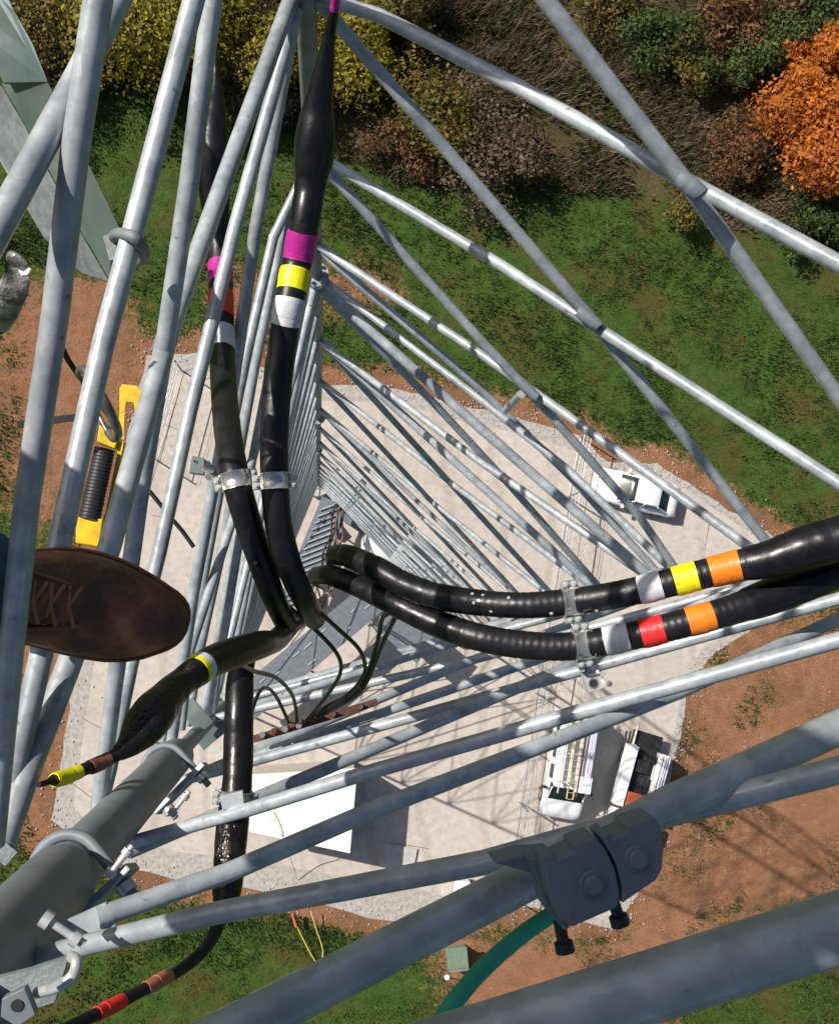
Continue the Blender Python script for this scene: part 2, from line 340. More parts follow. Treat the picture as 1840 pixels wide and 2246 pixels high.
# ------------------------------------------------------------------ lattice tower
LEG = {'b': (Vector((-.05, 1.14)), Vector((-.54, 5.25))), 'r': (Vector((1.195, .045)), Vector((6.45, -1.95))), 'l': (Vector((-.362, -.392)), Vector((-4.75, -5.35)))}
def legp(k, d):
    a, c = LEG[k]; t_ = max(0, (d - 3.8) / 47.2); q = a.lerp(c, t_); return Vector((q.x, q.y, H - d))
ND = [1.265, 1.95, 2.67, 3.34, 3.76, 5.08, 6.83, 8.9, 11.2, 13.9, 16.9, 20.2, 23.8, 27.6, 31.6, 35.8, 40.2, 44.8, 50.4]
tower = thing('lattice_tower', (0.83, 0.71, 0), 'tall three-legged galvanised steel lattice tower, seen from inside looking down to its base', 'tower')
# legs
for k in 'brl':
    q = MB(); ds = [-7, 0, 1, 2, 3, 3.8, 5, 8, 12, 18, 25, 33, 42, 50.6]
    ds = ds if k != 'l' else [-7, 0, 1, 2, 2.6, 2.66, 3, 3.8, 5, 8, 12, 18, 25, 33, 42, 50.6]
    q.tube([legp(k, d) for d in ds], [(.0425 if k == 'l' and d < 2.63 else .021 if d < 3.9 else .028 + .03 * min(1, (d - 3.9) / 20)) for d in ds], 20); q.build('leg', 'galv_pipe', tower)
    for d in (3.72, 9.9, 16.1, 22.3, 28.5, 34.7, 41, 47):
        z = legp(k, d)
        q = MB(); r_ = .045 if d < 4 else .08; q.tube([z - Vector((0, 0, .02)), z + Vector((0, 0, .02))], r_, 14)
        for a_ in range(6): 
            an = a_ * math.pi / 3; c = z + Vector((math.cos(an), math.sin(an), 0)) * r_ * .75; q.tube([c - Vector((0, 0, .035)), c + Vector((0, 0, .035))], .007, 6)
        q.build('leg_flange', 'galv', tower)
BR = .0135
def brace(pts, d0, d1, r, name='diagonal_brace', m='galv'):
    q = MB(); q.tube(pxpath(pts, d0, d1), r, 18); return q.build(name, m, tower)
# face between back and right legs, nearest members
brace([(650, -700), (1198, 0), (1515, 413), (1840, 872), (2076, 1210)], 1.265, 1.95, BR)
brace([(690, -10), (830, 32), (1150, 197), (1515, 402), (1840, 578), (2850, 1125)], 1.95, 1.265, BR)
brace([(680, -20), (1061, 424), (1290, 690), (1696, 1208), (1750, 1279)], 1.95, 2.67, BR)
brace([(690, 335), (1102, 583), (1290, 706), (1840, 1060), (2076, 1210)], 2.67, 1.95, BR)
brace([(690, 340), (1060, 752), (1155, 850), (1400, 1130), (1500, 1275)], 2.67, 3.34, BR)
brace([(688, 530), (761, 581), (1060, 780), (1155, 848), (1378, 1007), (1654, 1208), (1750, 1279)], 3.34, 2.67, BR)
brace([(690, 540), (955, 766), (1060, 858), (1250, 1045), (1460, 1275)], 3.34, 3.76, BR)
brace([(690, 598), (1060, 880), (1250, 1034), (1500, 1275)], 3.76, 3.34, BR)
brace([(688, 612), (1023, 912), (1440, 1277)], 3.85, 3.85, .019, 'horizontal_brace')
brace([(690, 622), (948, 880), (1099, 1043), (1325, 1300)], 3.9, 5.08, .016)
brace([(695, 742), (1060, 1018), (1099, 1043), (1440, 1278)], 5.08, 3.9, .016)
brace([(1143, 864), (1108, 901)], 3.0, 3.4, .012, 'strut')
# face between left and right legs
brace([(600, 2420), (1166, 2246), (1840, 2035), (2500, 1828)], .62, .54, .0185)
brace([(-683, 2877), (541, 2246), (1198, 1908), (1470, 1765), (1840, 1596), (2850, 1110)], .56, 1.265, .0155)
brace([(60, 2105), (477, 2003), (1060, 1893), (1230, 1846), (1840, 1690), (2600, 1480), (5600, 722)], 1.22, .50, .0113)
brace([(212, 2014), (500, 1915), (800, 1785), (1300, 1592), (1490, 1517), (1840, 1358), (2076, 1240)], 1.265, 1.95, .0122)
brace([(290, 1848), (540, 1778), (800, 1697), (1045, 1627), (1261, 1565), (1490, 1502), (1840, 1404), (2850, 1130)], 1.95, 1.265, .0122)
def loff(k, d, n):
    """where the diagonals meet the left leg: gussets stand a little proud of it"""
    p = legp(k, d)
    if k == 'l' and d < 3: p = p + (Vector((.01, -.07, 0)) if n == 'F' else Vector((-.05, .02, 0)))
    return p
braces = []
def X(a, c, d0, d1, r, face, skip=()):
    m_ = (loff(a, d0, face) + loff(c, d1, face)) / 2; m2 = (loff(a, d1, face) + loff(c, d0, face)) / 2; mm = (m_ + m2) / 2
    if 0 not in skip: braces.append(([loff(a, d0, face), mm, loff(c, d1, face)], r))
    if 1 not in skip: braces.append(([loff(a, d1, face), mm + Vector((0, 0, .004)), loff(c, d0, face)], r))
FINE = [1.95, 2.67, 3.34, 3.76, 4.4, 5.08, 5.9, 6.83, 7.8, 8.9, 10.0, 11.2, 12.5, 13.9, 15.4, 16.9, 18.5, 20.2, 22.0, 23.8, 25.7, 27.6, 29.6, 31.6, 33.7, 35.8, 38.0, 40.2, 42.5, 44.8, 47.5, 50.4]
for k in range(len(FINE) - 1):
    d0, d1 = FINE[k], FINE[k + 1]; r_ = .0128 if d0 < 3.7 else .0145 + .008 * min(1, (d0 - 3.9) / 15)
    X('l', 'r', d0, d1, r_, 'F')
    if k >= 1: X('b', 'l', d0, d1, r_, 'L')
for k in range(len(ND) - 1):
    d0, d1 = ND[k], ND[k + 1]; r_ = BR if k < 4 else .016 + .010 * min(1, (d0 - 3.9) / 15)
    if k >= 5: X('b', 'r', d0, d1, r_, 'R')
far = MB(); braces.sort(key=lambda e: -e[0][1].z)
for i_, (q_, r_) in enumerate(braces):
    if i_ < 66: q = MB(); q.tube(q_, r_, 14); q.build('diagonal_brace', 'galv', tower)
    else: far.tube(q_, r_, 12)
for d in (2.67, 5.08, 6.83, 10.0, 12.5, 16.9):
    for a, c in (('l', 'r'), ('b', 'l')):
        if a == 'b' and d == 2.67: continue
        q = MB(); q.tube([loff(a, d, 'F' if a == 'l' else 'L'), loff(c, d, 'L')], .0125 if d < 5 else .017, 12); q.build('horizontal_brace', 'galv', tower)
for k, d in enumerate((5.08, 8.9, 13.9, 20.2, 27.6, 35.8, 44.8)):
    for a, c in (('b', 'r'), ('l', 'r'), ('b', 'l')):
        q = MB(); q.tube([legp(a, d), legp(c, d)], .02 if d < 10 else .028, 14); q.build('horizontal_brace', 'galv', tower)
for a, c in (('l', 'r'), ('b', 'l')):
    q = MB(); q.tube([legp(a, 3.85), legp(c, 3.85)], .018, 14); q.build('horizontal_brace', 'galv', tower)
# face between back and left legs, nearest members
brace([(300, -600), (215, 0), (165, 330), (120, 700), (59, 1100), (29, 1388), (-15, 1850)], .80, 1.18, .0125)
brace([(330, -150), (175, 165), (0, 490), (-160, 790)], .98, .84, .0128)
brace([(520, -420), (425, 0), (310, 440), (225, 760), (135, 1170), (90, 1440), (25, 1720), (-5, 1860)], 1.3, 1.27, .0138, 'horizontal_brace')
brace([(500, -250), (465, 0), (415, 400), (362, 752), (305, 1100), (258, 1457), (215, 1780)], 1.3, 1.95, .0140)
brace([(648, -30), (510, 345), (372, 725), (240, 1200), (153, 1454), (58, 1700), (5, 1850)], 1.95, 1.24, .0155)
brace([(650, 20), (515, 500), (417, 903), (350, 1210), (288, 1457), (240, 1690), (215, 1790)], 1.95, 1.98, .0135, 'horizontal_brace')
brace([(645, 40), (561, 500), (513, 832), (425, 1300), (375, 1640)], 1.95, 2.67, BR)
for pts_, a_, b_ in (([(690, 335), (600, 520), (545, 760), (481, 1078), (417, 1427), (396, 1600)], 2.67, 2.9), ([(690, 345), (619, 520), (560, 800), (492, 1182), (439, 1427), (412, 1590)], 2.67, 3.3),
        ([(690, 530), (640, 620), (585, 850), (509, 1220), (477, 1408), (440, 1590)], 3.34, 3.76), ([(692, 612), (655, 690), (600, 950), (530, 1257), (503, 1400), (470, 1560)], 3.76, 4.0), ([(695, 742), (672, 800), (610, 1010), (551, 1276), (530, 1390), (500, 1530)], 5.08, 4.6)):
    brace(pts_, a_, b_, .0135)
# upper part above the photographer
for i_, (d0, d1) in enumerate(((-.9, -.17), (-1.62, -.9), (-2.4, -1.62), (-3.1, -2.4), (-4.6, -3.9), (-6.6, -5.9))):
    for a, c in (('b', 'r'), ('l', 'r'), ('b', 'l')):
        for e0, e1 in ((d0, d1), (d1, d0)):
            far.tube([legp(a, e0), legp(c, e1)], BR, 10)
far.build('diagonal_brace', 'galv', tower, kind='stuff')
for a, c in (('b', 'r'), ('l', 'r'), ('b', 'l')):
    q = MB(); q.tube([legp(a, .54), legp(c, .54)], BR, 10)
    if a + c == 'br': q.build('horizontal_brace', 'galv', tower)
# foot plates, gussets under the pipe end
for px, py, d, sx, sy in ((470, 1600, 3.4, .13, .06), (530, 1560, 3.6, .12, .10), (430, 1570, 3.0, .05, .09)):
    q = MB(); q.box(P(px, py, d), (sx, sy, .008), Matrix.Rotation(.7, 3, 'Z')); q.build('flange_plate', 'plate', tower)
q = MB(); q.box(P(0, 1862, 1.24), (.035, .02, .006), Matrix.Rotation(-.7, 3, 'Z')); q.build('gusset_plate', 'galv_dark', tower)
q = MB(); q.tube([legp('l', -1), legp('l', 1.50), legp('l', 1.51)], [.0495, .0495, .047], 28); q.build('leg_sleeve', 'galv_pipe', tower)
def weld(p0, p1, d, r, sd):
    a_, b_ = P(*p0, d), P(*p1, d); n = 11; q = MB()
    q.tube([a_.lerp(b_, i / (n - 1)) + noise.noise_vector(Vector((i * .9, sd, 0))) * r * .10 for i in range(n)], [r * (.97 + .17 * math.sin(math.pi * i / (n - 1)) ** .7 + .05 * noise.noise(Vector((i * .8, sd, 2)))) for i in range(n)], 18)
    q.build('weld', 'galv_pipe', tower)
for i_, (a_, b_, d_, r_) in enumerate((((366, 735), (354, 782), 1.60, .0145), ((1490, 388), (1540, 428), 1.55, BR), ((1268, 680), (1314, 716), 2.27, BR), ((1132, 828), (1178, 872), 2.97, BR), ((1076, 1026), (1122, 1062), 4.42, .017))): weld(a_, b_, d_, r_, i_)
q = MB(); q.box(P(190, 2030, 1.27), (.06, .03, .006), Matrix.Rotation(.4, 3, 'Z')); q.build('gusset_plate', 'galv', tower)
#PART2
# ------------------------------------------------------------------ cables
def samples(pts, n=10): return spline([tuple(map(float, p)) for p in pts], n)
def fine(a, step=3.0):
    """resample (x,y,w,d) rows so ribs can be modelled"""
    out = [a[0]]
    for p, q_ in zip(a, a[1:]):
        L = math.hypot(q_[0] - p[0], q_[1] - p[1]); n = max(1, int(L / step))
        for k in range(1, n + 1): t_ = k / n; out.append(tuple(u + (v - u) * t_ for u, v in zip(p, q_)))
    return out
def near(a, pt): return min(range(len(a)), key=lambda i: (a[i][0] - pt[0]) ** 2 + (a[i][1] - pt[1]) ** 2)
def to3(a): return [P(x, y, d) for x, y, w_, d in a]
def rads(a, e=0): return [w_ * d / (2 * F) + e for x, y, w_, d in a]
def cable(label, pts, bands=(), boots=(), drop=None, group='thick black coaxial cables', ribs=.010, name='coaxial_cable', cat='cable', m='jacket'):
    a = fine(samples(pts)); root = thing(name, P(a[0][0], a[0][1], a[0][3]), label, cat, group)
    p3 = to3(a); r3 = rads(a)
    if ribs: r3 = [r * (1 + ribs * math.sin(i * 1.25)) for i, r in enumerate(r3)]
    if drop:
        e = p3[drop[0]]; r_ = .021; ext = []; prev = e
        for d in (.12, .35, 1, 3, 8, 18, 44): ext.append(Vector((e.x + drop[1] * min(1, d), e.y + drop[2] * min(1, d), e.z - d)))
        if drop[0] == 0: p3 = ext[::-1] + p3; r3 = [r_] * 7 + r3
        else: p3 = p3 + ext; r3 = r3 + [r_] * 7
    q = MB(); q.tube(p3, r3, 28); q.build('jacket', m, root)
    for (c, s0, s1) in boots:
        i, j = sorted((near(a, s0), near(a, s1))); q = MB()
        q.tube(to3(a[i:j + 1]), [r + .0008 + .0012 * noise.noise(Vector((k * .11, 3, 0))) for k, r in enumerate(rads(a[i:j + 1]))], 28); q.build('heat_shrink_boot' if c in ('tape_black', 'wrap') else 'sleeve', c, root)
    for (c, s0, s1) in bands:
        i, j = sorted((near(a, s0), near(a, s1))); q = MB(); seg_ = a[i:j + 1]
        q.tube(to3(seg_), [r + .0011 + .00015 * math.sin(k * 1.25) for k, r in enumerate(rads(seg_))], 28)
        if len(seg_) > 8:
            n8 = len(seg_); s2 = seg_[max(1, int(n8 * .12)):int(n8 * .7)]; p8 = to3(s2)
            tl8 = (p8[-1] - p8[0]).cross(Vector((0, 0, 1))).normalized() * .0004
            q.tube([p + tl8 for p in p8], [r + .0016 for r in rads(s2)], 28, caps=True)
        q.build('tape_band', c, root, label=c + ' tape band')
    root['_a'] = 0; del root['_a']
    return root, a
def clamp_at(root_label, a, pt, wid=34, up=1, ear=(0, 0)):
    i = near(a, pt); x, y, w_, d = a[i]; p = P(x, y, d); n = (P(a[min(i + 4, len(a) - 1)][0], a[min(i + 4, len(a) - 1)][1], d) - P(a[max(i - 4, 0)][0], a[max(i - 4, 0)][1], d)).normalized()
    root = thing('cable_clamp', p, root_label, 'clamp', 'stainless clamps round the cables')
    hw = wid * d / F / 2; r = w_ * d / (2 * F) + .0012
    q = MB(); k = [p - n * hw, p - n * hw * .9, p - n * hw * .86, p + n * hw * .86, p + n * hw * .9, p + n * hw]
    q.tube(k, [r + .0022, r + .0022, r + .0008, r + .0008, r + .0022, r + .0022], 28); q.build('band', 'stainless', root)
    z = Vector((0, 0, 1)); s = n.cross(z).normalized()
    for sg in (1, -1):
        q = MB(); c = p + s * sg * (r + .006); q.box(c, (2 * hw * .9, .013, .006), Matrix((n, s, z)).transposed()); q.build('ear', 'stainless', root, .001)
        for o_ in (-.45, .45):
            c2 = c + n * hw * o_; q = MB(); q.tube([c2 - z * .012, c2 + z * .010], .0028, 8); q.tube([c2 + z * .003, c2 + z * .007], .0055, 6); q.build('bolt', 'zinc', root)
    return root
D = 1.78
c1, a1 = cable('thick black cable with magenta, yellow and white bands and a bulging boot, upper centre', [(742, -60, 16, 1.5), (735, 10, 18, 1.55), (722, 80, 27, 1.6), (706, 180, 52, 1.65), (697, 240, 70, 1.68), (692, 300, 88, 1.7), (688, 350, 86, 1.72), (680, 410, 70, 1.74), (668, 490, 66, 1.75), (652, 575, 66, 1.78), (636, 660, 66, 1.78), (622, 740, 63, 1.8), (610, 830, 63, 1.8), (602, 950, 63, 1.8), (603, 1060, 62, 1.8), (613, 1160, 60, 1.83), (638, 1250, 56, 1.88), (668, 1315, 52, 1.95), (690, 1358, 46, 2.1)],
    bands=[('magenta', (736, -30), (733, 20)), ('magenta', (663, 507), (652, 572)), ('yellow', (648, 590), (640, 640)), ('white', (636, 655), (627, 712))], boots=[('tape_black', (733, 24), (668, 490)), ('tape_black', (612, 790), (606, 870))], ribs=.003, drop=(-1, .006, -.012))
c2, a2 = cable('thick black cable with magenta, red and white bands seen behind slanting tubes', [(450, -60, 14, 2.35), (462, 20, 14, 2.3), (474, 160, 18, 2.3), (472, 240, 48, 2.3), (469, 300, 66, 2.3), (468, 370, 74, 2.3), (472, 440, 64, 2.3), (480, 520, 50, 2.3), (484, 600, 52, 2.28), (485, 680, 54, 2.2), (487, 760, 56, 2.15), (491, 850, 58, 2.05), (500, 950, 60, 1.9), (517, 1050, 62, 1.82), (545, 1150, 60, 1.85), (575, 1240, 56, 1.9), (600, 1310, 52, 1.95), (630, 1375, 46, 2.1)],
    bands=[('magenta', (480, 578), (484, 628)), ('red', (484, 648), (485, 698)), ('white', (486, 725), (487, 772))], boots=[('tape_black', (474, 165), (480, 520))], ribs=.003, drop=(-1, .008, -.008))
c3, a3 = cable('upper thick black cable of the right pair, with white, yellow and orange bands', [(736, 1217, 44, 2.05), (765, 1220, 50, 1.98), (820, 1245, 54, 1.92), (890, 1284, 56, 1.88), (960, 1308, 57, 1.85), (1050, 1322, 57, 1.83), (1150, 1328, 58, 1.8), (1250, 1320, 60, 1.78), (1340, 1307, 61, 1.75), (1430, 1288, 63, 1.72), (1520, 1265, 66, 1.7), (1610, 1243, 70, 1.68), (1690, 1226, 84, 1.66), (1770, 1200, 98, 1.64), (1860, 1176, 104, 1.62), (1960, 1150, 110, 1.6)],
    bands=[('white', (1402, 1295), (1450, 1284)), ('yellow', (1478, 1277), (1528, 1263)), ('orange', (1556, 1255), (1622, 1240))], boots=[('tape_black', (1640, 1236), (1960, 1150)), ('tape_black', (820, 1245), (935, 1300)), ('tape_black', (960, 1308), (1060, 1323))], drop=(0, 0, 0))
c4, a4 = cable('lower thick black cable of the right pair, with white, red and orange bands', [(694, 1262, 38, 2.1), (725, 1262, 44, 2.02), (790, 1287, 50, 1.96), (870, 1326, 54, 1.9), (960, 1368, 58, 1.86), (1050, 1398, 61, 1.82), (1150, 1415, 62, 1.8), (1250, 1418, 63, 1.78), (1340, 1404, 63, 1.76), (1430, 1385, 63, 1.74), (1520, 1362, 64, 1.72), (1610, 1336, 68, 1.71), (1690, 1308, 82, 1.71), (1770, 1276, 84, 1.71), (1860, 1240, 84, 1.71), (1960, 1200, 84, 1.71)],
    bands=[('white', (1326, 1407), (1378, 1397)), ('red', (1405, 1390), (1458, 1378)), ('orange', (1508, 1366), (1562, 1351))], boots=[('tape_black', (1640, 1327), (1960, 1200)), ('tape_black', (860, 1320), (1020, 1390))], drop=(0, 0, 0))
c5, a5 = cable('short dark jumper with a fat taped boot and a bright yellow tip, lower left', [(85, 1722, 12, 1.25), (112, 1714, 15, 1.27), (120, 1711, 26, 1.28), (150, 1702, 28, 1.3), (185, 1688, 27, 1.32), (215, 1676, 27, 1.34), (255, 1656, 30, 1.36), (285, 1632, 54, 1.38), (308, 1604, 82, 1.4), (336, 1567, 90, 1.42), (366, 1530, 72, 1.45), (398, 1498, 62, 1.48), (430, 1474, 64, 1.5), (462, 1452, 68, 1.54), (520, 1430, 68, 1.62), (572, 1414, 60, 1.72), (602, 1408, 46, 1.85)],
    bands=[('yellow', (118, 1712), (176, 1692)), ('brown', (196, 1684), (240, 1664)), ('white', (437, 1468), (445, 1463)), ('yellow', (430, 1474), (436, 1469))], boots=[('wrap', (262, 1650), (425, 1478))], ribs=0, drop=(-1, .012, .014))
c6, a6 = cable('black cable hanging past the white roof, thin tail banded brown and red', [(540, 1440, 44, 2.0), (528, 1480, 56, 1.98), (524, 1560, 60, 1.95), (523, 1640, 62, 1.94), (520, 1720, 62, 1.92), (512, 1790, 66, 1.9), (506, 1850, 66, 1.88), (502, 1910, 64, 1.86), (496, 1965, 56, 1.84), (484, 2010, 34, 1.8), (468, 2055, 27, 1.76), (440, 2092, 26, 1.72), (395, 2128, 26, 1.68), (340, 2158, 26, 1.62), (290, 2185, 26, 1.58), (240, 2212, 27, 1.54), (190, 2236, 27, 1.5), (110, 2275, 27, 1.45)],
    bands=[('salmon', (372, 2142), (318, 2170)), ('red', (268, 2198), (214, 2224))], boots=[('tape_black', (526, 1500), (508, 1810)), ('wrap', (508, 1812), (496, 1965))], ribs=0)
for (x_, y_, d_) in ((1033, 1304, 0), (1056, 1307, 0), (1036, 1322, 0), (1112, 1312, 0), (1074, 1340, 0), (1304, 1338, 0), (934, 1300, 0), (1205, 1345, 0)):
    i = near(a3, (x_, y_)); cx_, cy_, w_, dd = a3[i]; rr_ = w_ * dd / (2 * F); off = ((x_ - cx_) ** 2 + (y_ - cy_) ** 2) ** .5 * dd / F
    p_ = P(x_, y_, dd) + Vector((0, 0, max(0, rr_ ** 2 - min(off, rr_ * .95) ** 2) ** .5 + .0004)); q = MB()
    q.tube([p_ - Vector((0, 0, .002)), p_, p_ + Vector((0, 0, .0012))], [.0032, .0038, .0022], 10); q.build('dirt_spot', 'zinc', c3)
clamp_at('stainless clamp round the left of the two upper cables', a2, (518, 1052), 36)
clamp_at('stainless clamp round the right of the two upper cables, above the small wires', a1, (603, 1056), 36)
clamp_at('shiny stainless clamp round the upper cable of the right pair', a3, (1252, 1320), 42)
clamp_at('shiny stainless clamp round the lower cable of the right pair', a4, (1278, 1415), 42)
clamp_at('dull clamp round the hanging cable beside the white roof', a6, (514, 1752), 34)
# angle brackets that carry the clamps
def bracket(label, pts, d, th, m='zinc', hole=None):
    root = thing('tower_bracket', P(*pts[0], d), label, 'bracket', 'brackets that hold the clamps')
    up = Vector((0, 0, th)); pp = [P(x, y, d) for x, y in pts]
    q = MB(); q.slab(pp, -up); q.build('plate', m, root, .0008)
    if hole:
        c = P(*hole[:2], d); q = MB(); n = 20; r0, r1 = hole[2] * d / F, hole[2] * 1.35 * d / F
        q.tube([c - Vector((0, 0, .002)), c + Vector((0, 0, .0012))], r1, 20); q.build('washer', 'stainless', root)
        q = MB(); q.tube([c, c + Vector((0, 0, .0018))], r0, 20); q.build('bolt_hole', 'black', root)
    return root
b1_ = bracket('pale bracket with a round hole under the right pair of cables', [(1278, 1476), (1318, 1470), (1331, 1508), (1292, 1520)], 1.80, .022, hole=(1301, 1499, 9))
q = MB()
for x, y in ((1276, 1468), (1300, 1462), (1322, 1478), (1336, 1500)): q.tube([P(x, y, 1.78), P(x, y, 1.84)], .006, 6)
q.build('bolt_cluster', 'stainless', b1_)
q = MB(); q.bar(P(1268, 1340, 1.80), P(1300, 1480, 1.80), .02, .014); q.build('stand_off', 'stainless', b1_)
b2_ = bracket('pale square bracket to the left of the upper pair of clamps', [(420, 1000), (448, 1004), (446, 1040), (414, 1036)], 1.92, .03, 'plate', hole=(428, 1012, 4))
q = MB()
for x, y in ((455, 1018), (463, 1030), (458, 1046)): q.tube([P(x, y, 1.86), P(x, y, 1.94)], .007, 6)
q.bar(P(448, 1024, 1.9), P(486, 1040, 1.9), .016, .010); q.build('stand_off', 'stainless', b2_)
b3_ = bracket('small pale bracket holding the hanging cable to a tube', [(482, 1748), (532, 1736), (536, 1768), (488, 1778)], 1.86, .016, 'galv')

# thin black ground leads and the bus bar
def wire(label, pts, r=.0033, m='jacket', name='ground_lead', group='thin black ground leads', cat='wire'):
    a = samples(pts, 8); q = MB(); q.tube([P(x, y, d) for x, y, d in a], r, 10)
    return tag(q.build(name, m), label, cat, group)
wire('thin black lead curving down from the left upper cable', [(560, 1235, 1.86), (582, 1262, 1.9), (625, 1322, 2.0), (682, 1372, 2.1), (735, 1428, 2.2), (748, 1467, 2.3), (731, 1506, 2.4), (690, 1560, 2.5), (668, 1584, 2.6)], .0045)
wire('thin black lead curving down from the right upper cable', [(655, 1290, 1.93), (688, 1330, 2.0), (740, 1378, 2.1), (786, 1422, 2.2), (801, 1460, 2.3), (793, 1490, 2.35), (758, 1528, 2.45), (712, 1552, 2.5), (676, 1580, 2.6)], .0045)
wire('thin black lead looping from the lower right cable, nearer the tower centre', [(866, 1338, 1.92), (852, 1346, 1.95), (838, 1358, 2.0), (829, 1403, 2.1), (809, 1467, 2.25), (782, 1514, 2.35), (735, 1545, 2.45), (690, 1568, 2.55)], .0045)
wire('thin black lead looping from the lower right cable, farther out', [(880, 1345, 1.92), (869, 1352, 1.96), (840, 1410, 2.1), (815, 1474, 2.25), (788, 1520, 2.35), (742, 1550, 2.45), (696, 1574, 2.56)], .0045)
wire('thin black lead arching from the taped jumper to the bus bar', [(530, 1458, 1.7), (556, 1472, 1.9), (604, 1486, 2.1), (637, 1518, 2.3), (648, 1550, 2.45), (652, 1588, 2.6)], .0042)
wire('thin black lead looping up beside the hanging cable', [(548, 1620, 1.95), (549, 1600, 2.0), (553, 1560, 2.1), (568, 1520, 2.2), (584, 1509, 2.3), (603, 1524, 2.4), (622, 1560, 2.5), (636, 1592, 2.6)], .0042)
wire('loose black rope end crossing the pad at left', [(320, 1068, 2.6), (345, 1098, 2.6), (372, 1132, 2.6), (400, 1165, 2.6), (425, 1200, 2.6)], .0055, name='rope_end')
bus = thing('bus_bar', P(700, 1585, 2.62), 'rusty copper bus bar where the thin leads end, on the tower face', 'bus bar')
q = MB(); q.bar(P(556, 1622, 2.62), P(828, 1540, 2.62), .018, .006); q.build('bar', 'rust', bus)
for x, y in ((575, 1612), (600, 1604), (625, 1600), (640, 1590), (655, 1592), (668, 1582), (684, 1580), (700, 1574), (730, 1566), (790, 1550)):
    q = MB(); q.tube([P(x, y, 2.62), P(x, y, 2.57)], .008, 6); q.build('bolt', 'stainless' if x % 2 else 'rust', bus)

# ------------------------------------------------------------------ pipe clamps at the left leg
def ubolt(label, cpx, d, axis_d, r, tr):
    c = legp('l', d); root = thing('u_bolt', c, label, 'U-bolt', 'U-bolts round the fat left leg')
    n = 20; ax = Vector((-.25, .2, 1)).normalized(); u = ax.orthogonal().normalized(); v = ax.cross(u)
    tw = Vector((1, -1, 0)).normalized(); u = (tw - ax * tw.dot(ax)).normalized(); v = ax.cross(u)
    pts = [c + u * .10 - v * r] + [c + (-u * math.cos(a_) * 0 + (-v * math.cos(a_)) - u * math.sin(a_)) * r for a_ in [math.pi * k / n for k in range(n + 1)]] + [c + u * .10 + v * r]
    q = MB(); q.tube(pts, tr, 12); q.build('bent_rod', 'galv_pipe', root)
    for s in (-1, 1):
        e = c + u * .07 + v * r * s; q = MB(); q.tube([e, e + u * .014], .014, 6); q.build('nut', 'zinc', root)
    q = MB(); q.box(c + u * .060, (.012, 2 * r + .05, .035), Matrix((u, v, ax)).transposed()); q.build('saddle', 'galv', root, .002)
    return root
ubolt('heavy grey U-bolt round the fat leg, the nearer of the two', None, 1.54, 0, .052, .0085)
ubolt('heavy grey U-bolt round the fat leg, the farther one near its flange', None, 2.42, 0, .050, .0075)
def boltset(label, x, y, d, ang, s=1.):
    root = thing('bolt', P(x, y, d), label, 'bolt', 'bolts beside the fat left leg'); R_ = Matrix.Rotation(ang, 3, 'Z')
    q = MB(); c = P(x, y, d); ax = R_ @ Vector((1, 0, 0)); q.tube([c - ax * .035 * s, c + ax * .035 * s], .006 * s, 10); q.build('shank', 'zinc', root)
    q = MB(); q.tube([c - ax * .035 * s, c - ax * .022 * s], .013 * s, 6); q.build('head', 'zinc', root)
    q = MB(); q.tube([c + ax * .014 * s, c + ax * .026 * s], .012 * s, 6); q.build('nut', 'zinc', root)
boltset('bright bolt beside the nearer U-bolt', 265, 1888, 1.5, .9, .72)
boltset('bright bolt below the farther U-bolt', 395, 1762, 2.0, .9, .75)
boltset('pale nut and bolt at the end of the lowest tube', 140, 2042, 1.1, -.6, .72)
hk = thing('pipe_bracket', P(60, 2130, 1.0), 'pale slotted bracket with a curved hook and a bolt hole, bottom left corner', 'bracket')
q = MB(); a = samples([(82, 2178, 1.02), (128, 2165, 1.0), (160, 2140, 1.0), (168, 2110, 1.0), (158, 2100, 1.02)], 8); q.tube([P(*p) for p in a], .0052, 12); q.build('hook', 'zinc', hk)
q = MB(); q.slab([P(x, y, .98) for x, y in ((98, 2170), (130, 2150), (136, 2158), (104, 2180))], (0, 0, -.008)); q.build('lug', 'zinc', hk)
q = MB(); q.slab([P(x, y, 1.0) for x, y in ((4, 2192), (54, 2168), (78, 2228), (26, 2262), (0, 2250))], (0, 0, -.012)); q.build('plate', 'galv_pipe', hk, .001)
q = MB(); q.tube([P(38, 2206, 1.0) + Vector((0, 0, .0005)), P(38, 2206, 1.0) + Vector((0, 0, .0015))], .0055, 18); q.build('hole', 'black', hk)
q = MB(); q.slab([P(x, y, 1.05) for x, y in ((-20, 2150), (60, 2130), (150, 2100), (120, 2200), (70, 2215), (-20, 2200))], (0, 0, -.01)); q.build('back_plate', 'galv_dark', hk)

# ------------------------------------------------------------------ clamp block with green hose, bottom right
cb = thing('clamp_block', P(1320, 1900, .70), 'dark grey two-part clamp block with round bosses bolted under the near tubes', 'clamp block')
def R_px(pts, d0, d1, name, m, par, bev=.0015):
    q = MB(); up = Vector((0, 0, d1 - d0)); q.slab([P(x, y, d0) for x, y in pts], -up); return q.build(name, m, par, bev)
R_px([(1188, 1880), (1215, 1874), (1222, 1888), (1262, 1868), (1258, 1856), (1308, 1838), (1330, 1866), (1350, 1912), (1360, 1962), (1354, 1992), (1254, 2036), (1226, 2012), (1204, 1960), (1196, 1910)], .70, .735, 'block_half', 'rubber', cb)
R_px([(1318, 1838), (1336, 1828), (1344, 1842), (1378, 1826), (1376, 1812), (1436, 1792), (1450, 1812), (1456, 1862), (1452, 1908), (1440, 1932), (1364, 1984), (1366, 1952), (1352, 1894)], .70, .735, 'block_half', 'rubber', cb)
